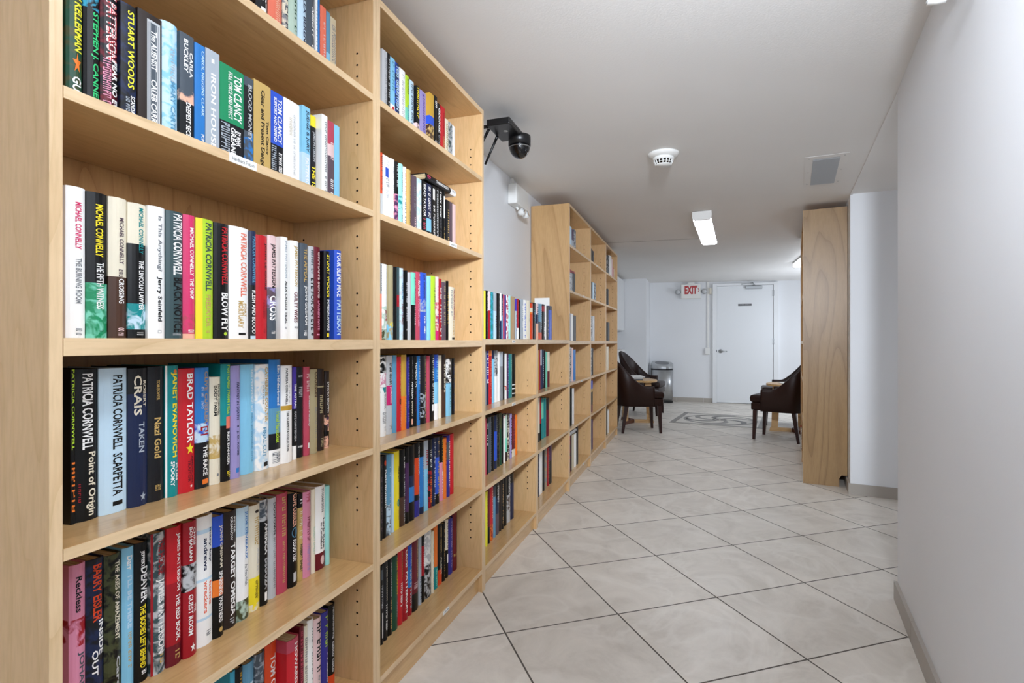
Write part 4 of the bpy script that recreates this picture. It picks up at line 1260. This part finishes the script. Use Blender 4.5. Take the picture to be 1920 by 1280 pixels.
def smoke_detector():
    x, y = -0.178, 3.071
    r = empty('smoke_detector', (x, y, ceil_z(x)), 0, 'round white smoke detector on the corridor ceiling', 'smoke detector')
    bm = bmesh.new(); lathe(bm, [(0.083, -0.0015), (0.084, -0.006), (0.075, -0.016), (0.058, -0.024), (0.0, -0.024)], 40); obj('base_plate', bm, M_WHITE, r, True)
    bm = bmesh.new(); lathe(bm, [(0.056, -0.0243), (0.057, -0.034), (0.052, -0.040)], 40); obj('body', bm, M_WHITE, r, True)
    bm = bmesh.new(); lathe(bm, [(0.047, -0.0405), (0.041, -0.062)], 40); obj('dark_chamber', bm, M_HOLE, r, True)
    bm = bmesh.new()
    for k in range(16):
        a = 2 * math.pi * k / 16
        tube(bm, [(0.0515 * math.cos(a), 0.0515 * math.sin(a), -0.0395), (0.0425 * math.cos(a), 0.0425 * math.sin(a), -0.064)], 0.0028, 6)
    lathe(bm, [(0.0455, -0.0505), (0.0475, -0.0515), (0.0455, -0.0525)], 40)
    lathe(bm, [(0.044, -0.0625), (0.042, -0.067), (0.0, -0.069)], 40)
    obj('vent_cage', bm, M_WHITE, r, True)
smoke_detector()

def air_vent():
    x, y = 0.716, 3.655
    r = empty('ceiling_vent', (x, y, ceil_z(x) - 0.0012), -WA, 'grey louvred air vent in a white plate on the ceiling', 'air vent')
    r.rotation_euler = (0, math.radians(1.03), -WA)
    bm = bmesh.new()
    W, L_, w, l = 0.105, 0.325, 0.066, 0.272
    for a in ((-W, -w, -L_, L_), (w, W, -L_, L_), (-w, w, -L_, -l), (-w, w, l, L_)): box(bm, a[0], a[1], a[2], a[3], -0.0015, 0.0)
    obj('plate', bm, M_CEIL, r)
    bm = bmesh.new(); box(bm, -w, w, -l, l, -0.0006, 0.0); obj('duct_opening', bm, mat('duct_dark', '2e3033', 0.8), r)
    bm = bmesh.new()
    n = 30
    for k in range(n):
        y0 = -l + (k + 0.5) * 2 * l / n
        vs = [bm.verts.new(p) for p in ((-w, y0 - 0.006, -0.0008), (w, y0 - 0.006, -0.0008), (w, y0 + 0.004, -0.0065), (-w, y0 + 0.004, -0.0065))]
        bm.faces.new(vs)
    obj('louvres', bm, mat('grey_louvre', 'a9acaf', 0.45, metal=0.2), r)
    for sx in (-0.086, 0.086):
        for yy in (-0.29, -0.02, 0.25):
            bm = bmesh.new(); lathe(bm, [(0.0045, -0.0016), (0.0035, -0.0033), (0, -0.0035)], 12, 0, sx, yy); obj('screw', bm, M_STEEL, r)
air_vent()

# door, its frame and the fittings beside it
def door():
    y = FAR_Y
    before = set(bpy.data.objects)
    bm = bmesh.new(); box(bm, 0.2415, 1.115, y - 0.034, y - 0.002, 0.012, 1.988, bev=0.0015)
    d = struct('door_1', bm, M_DOOR)
    bm = bmesh.new()
    for a in ((0.172, 0.239, 0.0, 2.032), (1.1175, 1.188, 0.0, 2.032), (0.239, 1.1175, 1.991, 2.032)):
        box(bm, a[0], a[1], y - 0.05, y - 0.001, a[2], a[3], bev=0.003)
    struct('trim_3', bm, M_TRIM)
    yf = y - 0.034
    bm = bmesh.new()
    pts = [(0.302, yf - 0.0005, 0.885), (0.302, yf - 0.012, 0.885)]
    tube(bm, pts, 0.033, 24); tube(bm, [(0.302, yf - 0.012, 0.885), (0.302, yf - 0.055, 0.885)], 0.011, 14)
    tube(bm, [(0.302, yf - 0.05, 0.885), (0.34, yf - 0.055, 0.886), (0.40, yf - 0.05, 0.882)], 0.009, 12)
    obj('door_handle', bm, M_STEEL, d, True)
    for z in (1.80, 1.0, 0.22):
        bm = bmesh.new(); tube(bm, [(1.118, y - 0.056, z), (1.118, y - 0.056, z + 0.1)], 0.0075, 10); box(bm, 1.095, 1.117, yf - 0.002, yf - 0.0003, z, z + 0.1)
        obj('hinge', bm, M_STEEL, d)
    bm = bmesh.new(); box(bm, 0.69, 0.945, yf - 0.05, yf - 0.0005, 1.928, 1.976, bev=0.006); obj('door_closer', bm, mat('grey_metal', 'a4a7aa', 0.35, metal=0.7), d)
    bm = bmesh.new(); tube(bm, [(0.82, yf - 0.025, 1.977), (0.82, yf - 0.025, 1.996)], 0.012, 12)
    tube(bm, [(0.82, yf - 0.025, 1.996), (0.79, yf - 0.2, 2.014), (0.63, y - 0.055, 2.012)], 0.008, 8)
    obj('closer_arm', bm, mat('grey_metal', 'a4a7aa', 0.35), d)
    bm = bmesh.new(); box(bm, 0.575, 0.785, yf - 0.003, yf - 0.0003, 1.648, 1.682)
    put_text(bm, strokes_unit(5, 12), lambda u, v: (0.605 + 0.15 * u, yf - 0.0035, 1.659 + 0.012 * v), 1)
    obj('sign_plate', bm, [mat('grey_sign', '56575a', 0.5), mat('pale_lettering', 'b9babc', 0.5)], d)
    bm = bmesh.new(); box(bm, 0.226, 0.238, y - 0.0512, y - 0.0502, 0.868, 0.908); obj('strike_plate', bm, M_BLACK, d)
    for o in set(bpy.data.objects) - before:
        for v in o.data.vertices: v.co.x += 0.0706
door()

def exit_sign():
    r = empty('exit_sign', (-0.109, FAR_Y, 1.91), 0, 'white exit sign with red letters and two lamp heads', 'exit sign')
    bm = bmesh.new(); box(bm, -0.163, 0.163, -0.085, -0.03, -0.122, 0.128, bev=0.006); box(bm, -0.06, 0.06, -0.03, -0.001, -0.07, 0.07); box(bm, -0.05, 0.06, -0.075, -0.035, 0.1285, 0.158)
    obj('housing', bm, M_WHITE, r)
    bm = bmesh.new()
    put_text(bm, text_unit('EXIT', 0.045), lambda u, v: (-0.105 + 0.205 * u, -0.0856, -0.045 + 0.145 * v))
    for s in (1, -1):
        vs = [bm.verts.new((x, -0.0855, 0.022 + s * z)) for x, z in ((0.110, 0.030), (0.122, 0.030), (0.142, 0.0), (0.130, 0.0))]
        bm.faces.new(vs)
    obj('lettering', bm, mat('red_lettering', '9c0d14', 0.4, emit=0.1), r)
    for x in (-0.215, 0.215):
        bm = bmesh.new()
        tube(bm, [(x * 0.72, -0.055, 0.0), (x * 0.9, -0.06, 0.0)], 0.012, 10)
        tube(bm, [(x, -0.04, 0.0), (x, -0.07, 0.0), (x, -0.10, -0.004)], 0.026, 20, 0, 0.046)
        h = obj('lamp_head', bm, M_STEEL, r, True)
        bm = bmesh.new(); tube(bm, [(x, -0.1006, -0.004), (x, -0.104, -0.0045)], 0.040, 20); obj('lens', bm, mat('clear_lamp_lens', 'c9ccce', 0.1, coat=0.5), h, True)
exit_sign()

def raceway():
    r = empty('cable_raceway', (0.171, FAR_Y, 0), 0, 'white cable channel running down the wall left of the door', 'cable channel')
    bm = bmesh.new(); box(bm, -0.016, 0.016, -0.022, -0.001, 0.945, ceil_z(0.1) - 0.002, bev=0.002); obj('channel', bm, M_WHITE, r)
    bm = bmesh.new(); box(bm, -0.05, 0.024, -0.045, -0.001, 0.825, 0.943, bev=0.004); obj('switch_box', bm, M_WHITE, r)
    bm = bmesh.new(); box(bm, 0.018, 0.055, -0.06, -0.001, 1.86, 1.965, bev=0.003); o = obj('junction_box', bm, M_OFFWHITE, r); o['label'] = 'small beige box'
raceway()

def trash_can():
    r = empty('trash_can', (-0.583, 9.665, 0), 0, 'stainless steel bin with slanted lid by the far wall', 'bin')
    def ov(sc, z, n=40):
        out = []
        for k in range(n):
            a = 2 * math.pi * k / n
            c, s = math.cos(a), math.sin(a)
            e = 0.75
            out.append((0.188 * sc * math.copysign(abs(c) ** e, c), 0.145 * sc * math.copysign(abs(s) ** e, s), z))
        return out
    def loft(bm, rings):
        R = [[bm.verts.new(p) for p in ring] for ring in rings]
        for a, b in zip(R, R[1:]):
            for k in range(len(a)): bm.faces.new((a[k], a[(k + 1) % len(a)], b[(k + 1) % len(a)], b[k]))
        bm.faces.new(R[0][::-1]); bm.faces.new(R[-1])
    bm = bmesh.new(); loft(bm, [ov(0.98, 0.0), ov(0.985, 0.03)]); obj('base', bm, M_BLACK, r)
    bm = bmesh.new(); loft(bm, [ov(0.97, 0.0305), ov(1.0, 0.56)]); obj('body', bm, M_STEEL, r, True)
    bm = bmesh.new(); loft(bm, [ov(0.985, 0.5605), ov(0.985, 0.585)]); obj('seam', bm, M_BLACK, r)
    tilt = lambda ring: [(x, y, z + 0.25 * (y - 0.1) - 0.06 * x) for x, y, z in ring]
    bm = bmesh.new(); loft(bm, [ov(1.0, 0.5855), tilt(ov(1.0, 0.685)), tilt(ov(0.94, 0.70)), tilt(ov(0.8, 0.704))]); obj('lid', bm, mat('silver_plastic', 'b5b8ba', 0.3, metal=0.6), r)
    bm = bmesh.new(); loft(bm, [tilt(ov(0.62, 0.7045)), tilt(ov(0.6, 0.7065))]); obj('lid_flap', bm, mat('grey_plastic', '6d7073', 0.35), r)
trash_can()

def kitchen():
    r = empty('wall_cabinet', (-1.57, 6.9, 1.23), 0, 'white wall cabinet beyond the last bookcase, tight under the ceiling', 'cabinet')
    bm = bmesh.new(); box(bm, 0.001, 0.385, 0.0, 2.28, 0.0, 0.83); obj('carcass', bm, M_TRIM, r)
    for k in range(4):
        bm = bmesh.new(); box(bm, 0.3855, 0.405, 0.004 + 0.57 * k, 0.566 + 0.57 * k, 0.002, 0.828, bev=0.002); obj('door', bm, M_TRIM, r)
    r = empty('base_cabinet', (-1.57, 6.9, 0), 0, 'white base cabinet behind the far left chair', 'cabinet')
    bm = bmesh.new(); box(bm, 0.001, 0.38, 0.0, 2.28, 0.0, 0.88); obj('carcass', bm, M_TRIM, r)
    for k in range(4):
        bm = bmesh.new(); box(bm, 0.3805, 0.40, 0.004 + 0.57 * k, 0.566 + 0.57 * k, 0.1, 0.875, bev=0.002); obj('door', bm, M_TRIM, r)
    bm = bmesh.new(); box(bm, 0.001, 0.415, 0.0, 2.28, 0.8805, 0.92, bev=0.004)
    tag(obj('worktop', bm, M_WHITE, loc=(-1.57, 6.9, 0)), 'white worktop over the base cabinet behind the chairs', 'worktop')
kitchen()

# inlaid stone square in the floor
def medallion():
    r = empty('floor_medallion', (0.281, 7.731, 0), -WA, 'square stone inlay with swirling rings in the far floor', 'floor inlay')
    S = 0.555
    bm = bmesh.new(); box(bm, -S, S, -S, S, 0.0002, 0.0016); obj('field', bm, M_STONE, r)
    bm = bmesh.new(); w = 0.065
    for a in ((-S, -S + w, -S + w, S - w), (S - w, S, -S + w, S - w), (-S + w, S - w, -S, -S + w), (-S + w, S - w, S - w, S)): box(bm, *a, 0.0016, 0.0026)
    obj('border', bm, M_STONE_MID, r)
    for sx in (-1, 1):
        for sy in (-1, 1):
            bm = bmesh.new(); xs = sorted((sx * S, sx * (S - w))); ys = sorted((sy * S, sy * (S - w))); box(bm, *xs, *ys, 0.0016, 0.0027); obj('corner_block', bm, M_STONE_DARK, r)
    def arc(bm, cx, cy, rad, w0, w1, a0, a1, n=32):
        P = []
        for k in range(n + 1):
            t = k / n; a = a0 + (a1 - a0) * t; w = w0 + (w1 - w0) * math.sin(math.pi * t)
            P.append([bm.verts.new((cx + (rad + s * w) * math.cos(a), cy + (rad + s * w) * math.sin(a), z)) for s, z in ((-1, 0.0016), (-1, 0.0028), (1, 0.0028), (1, 0.0016))])
        for p, q in zip(P, P[1:]):
            for i in range(4): bm.faces.new((p[i], p[(i + 1) % 4], q[(i + 1) % 4], q[i]))
    bm = bmesh.new(); arc(bm, 0, 0, 0.44, 0.024, 0.024, 0, 2 * math.pi, 64); obj('outer_ring', bm, M_STONE_MID, r)
    for k in range(6):
        a = k * math.pi / 3
        bm = bmesh.new(); arc(bm, 0.215 * math.cos(a), 0.215 * math.sin(a), 0.205, 0.006, 0.036, a + 0.05, a + math.pi * 0.98); obj('swirl', bm, M_STONE_DARK if k % 2 else M_STONE_MID, r)
    bm = bmesh.new(); arc(bm, 0, 0, 0.085, 0.012, 0.012, 0, 2 * math.pi, 40); obj('inner_ring', bm, M_STONE_DARK, r)
medallion()

# ------------------------------------------------------------------ seating
def tub_chair(loc, rz, label):
    """upholstered tub chair facing local +x"""
    r = empty('tub_chair', loc, rz, label, 'chair', 'brown leather tub chairs')
    bm = bmesh.new(); box(bm, -0.19, 0.265, -0.205, 0.205, 0.395, 0.475, bev=0.03, seg=4); obj('seat_cushion', bm, M_LEATHER, r, True)
    bm = bmesh.new(); box(bm, -0.20, 0.25, -0.20, 0.20, 0.315, 0.3945, bev=0.012, seg=3); obj('seat_base', bm, M_LEATHER, r, True)
    # the shell: arms and back in one sweep
    path = []
    n = 12
    for k in range(n + 1): path.append((0.13 - 0.25 * k / n, -0.255, 0.0))
    for k in range(1, 20):
        a = -math.pi / 2 - math.pi * k / 20
        path.append((-0.12 + 0.135 * math.cos(a) * 1.0, 0.255 * math.sin(a), 0.0))
    for k in range(n + 1): path.append((-0.12 + 0.25 * k / n, 0.255, 0.0))
    def top(x):
        t = min(max((0.03 - x) / 0.285, 0), 1)
        return 0.545 + 0.365 * t ** 1.7
    th = 0.026
    bm = bmesh.new(); R = []
    for i, (x, y, _) in enumerate(path):
        p0, p1 = path[max(i - 1, 0)], path[min(i + 1, len(path) - 1)]
        d = Vector((p1[0] - p0[0], p1[1] - p0[1])).normalized(); nn = Vector((d.y, -d.x))
        zt = top(x); lean = 0.10 * max(zt - 0.58, 0) / 0.33
        prof = [(-th, 0.315), (-th, zt - 0.03), (-th * 0.7, zt - 0.008), (0, zt), (th * 0.7, zt - 0.008), (th, zt - 0.03), (th, 0.315)]
        R.append([bm.verts.new((x + nn.x * s - lean * (z - 0.3) / 0.6, y + nn.y * s, z)) for s, z in prof])
    for a, b in zip(R, R[1:]):
        for k in range(7): bm.faces.new((a[k], a[(k + 1) % 7], b[(k + 1) % 7], b[k]))
    bm.faces.new(R[0]); bm.faces.new(R[-1][::-1])
    obj('tub_back', bm, M_LEATHER, r, True)
    for x, y, dx, h in ((0.205, -0.19, 0.015, 0.316), (0.205, 0.19, 0.015, 0.316), (-0.17, -0.19, -0.045, 0.316), (-0.17, 0.19, -0.045, 0.316)):
        bm = bmesh.new(); leg_frustum(bm, x, y, 0.0, h, 0.013, 0.021, dx); obj('leg', bm, M_CHERRY, r)
    return r
def rad(d): return math.radians(d)
tub_chair((-0.669, 6.48, 0), rad(19), 'brown leather tub chair beside the end of the left bookcases')
tub_chair((-0.732, 8.076, 0), rad(-9), 'brown leather tub chair behind the left table, nearer the bin')
tub_chair((0.846, 6.424, 0), rad(159), 'brown leather tub chair standing beside the right-hand end panel')
tub_chair((1.044, 7.613, 0), rad(176), 'brown leather tub chair half hidden behind the right table')

def side_table(loc, rz, rad_, label):
    r = empty('side_table', loc, rz, label, 'table', 'low round wooden tables')
    bm = bmesh.new(); lathe(bm, [(0.0, 0.532), (rad_ - 0.006, 0.532), (rad_, 0.537), (rad_, 0.554), (rad_ - 0.005, 0.559), (0.0, 0.559)], 48); obj('table_top', bm, M_TABLEWOOD, r)
    for k in range(3):
        a = k * 2 * math.pi / 3
        c, s = math.cos(a), math.sin(a)
        bm = bmesh.new()
        def P(u, v, z): return bm.verts.new((c * u - s * v, s * u + c * v, z))
        o = rad_ * 0.8
        q = [[P(u, v, z) for u, z in ((o - 0.07, 0.042), (o, 0.042), (o - 0.015, 0.5315), (o - 0.095, 0.5315))] for v in (-0.014, 0.014)]
        bm.faces.new(q[0]); bm.faces.new(q[1][::-1])
        for i in range(4): bm.faces.new((q[0][i], q[1][i], q[1][(i + 1) % 4], q[0][(i + 1) % 4]))
        obj('leg', bm, M_TABLEWOOD, r)
        bm = bmesh.new()
        q = [[P(u, v, z) for u, z in ((0.016, 0.0), (o + 0.02, 0.0), (o + 0.01, 0.0415), (0.016, 0.0415))] for v in (-0.022, 0.022)]
        bm.faces.new(q[0]); bm.faces.new(q[1][::-1])
        for i in range(4): bm.faces.new((q[0][i], q[1][i], q[1][(i + 1) % 4], q[0][(i + 1) % 4]))
        obj('foot_rail', bm, M_TABLEDARK if k else M_TABLEWOOD, r)
    return r
side_table((-0.789, 7.126, 0), rad(10), 0.30, 'round wooden side table between the two left chairs')
side_table((1.045, 6.985, 0), rad(175), 0.28, 'round wooden side table between the two right chairs')

def slab(name, loc, rz, sx, sy, h, m, label, cat, trim=None):
    bm = bmesh.new(); box(bm, -sx / 2, sx / 2, -sy / 2, sy / 2, 0.0, h, bev=min(0.002, h * 0.3))
    o = obj(name, bm, m, loc=loc); o.rotation_euler = (0, 0, rz); tag(o, label, cat)
    if trim:
        bm = bmesh.new(); box(bm, -sx / 2 + 0.002, sx / 2 + 0.001, -sy / 2 + 0.002, sy / 2 + 0.001, h * 0.2, h * 0.8)
        obj('pages', bm, trim, o)
    return o
slab('magazine', (-0.80, 7.10, 0.5595), rad(12), 0.24, 0.30, 0.014, mat('cover_dark', '2b2c30', 0.4), 'dark magazine at the bottom of the pile on the left table', 'magazine', M_PAPER)
slab('magazine', (-0.79, 7.09, 0.574), rad(6), 0.25, 0.31, 0.018, mat('cover_grey', 'b7b9ba', 0.4), 'grey magazine in the middle of the pile on the left table', 'magazine', M_PAPER)
slab('magazine', (-0.785, 7.10, 0.5925), rad(16), 0.24, 0.30, 0.014, mat('cover_white', 'e4e4e1', 0.4), 'white magazine on top of the pile on the left table', 'magazine', M_PAPER)
slab('magazine', (1.03, 6.98, 0.5595), rad(8), 0.22, 0.29, 0.006, mat('cover_white', 'e4e4e1', 0.4), 'white magazine on the right-hand table', 'magazine')
slab('tablet_computer', (1.06, 6.96, 0.566), rad(-14), 0.17, 0.22, 0.009, M_BLACK, 'black tablet lying on the white magazine, right table', 'tablet')
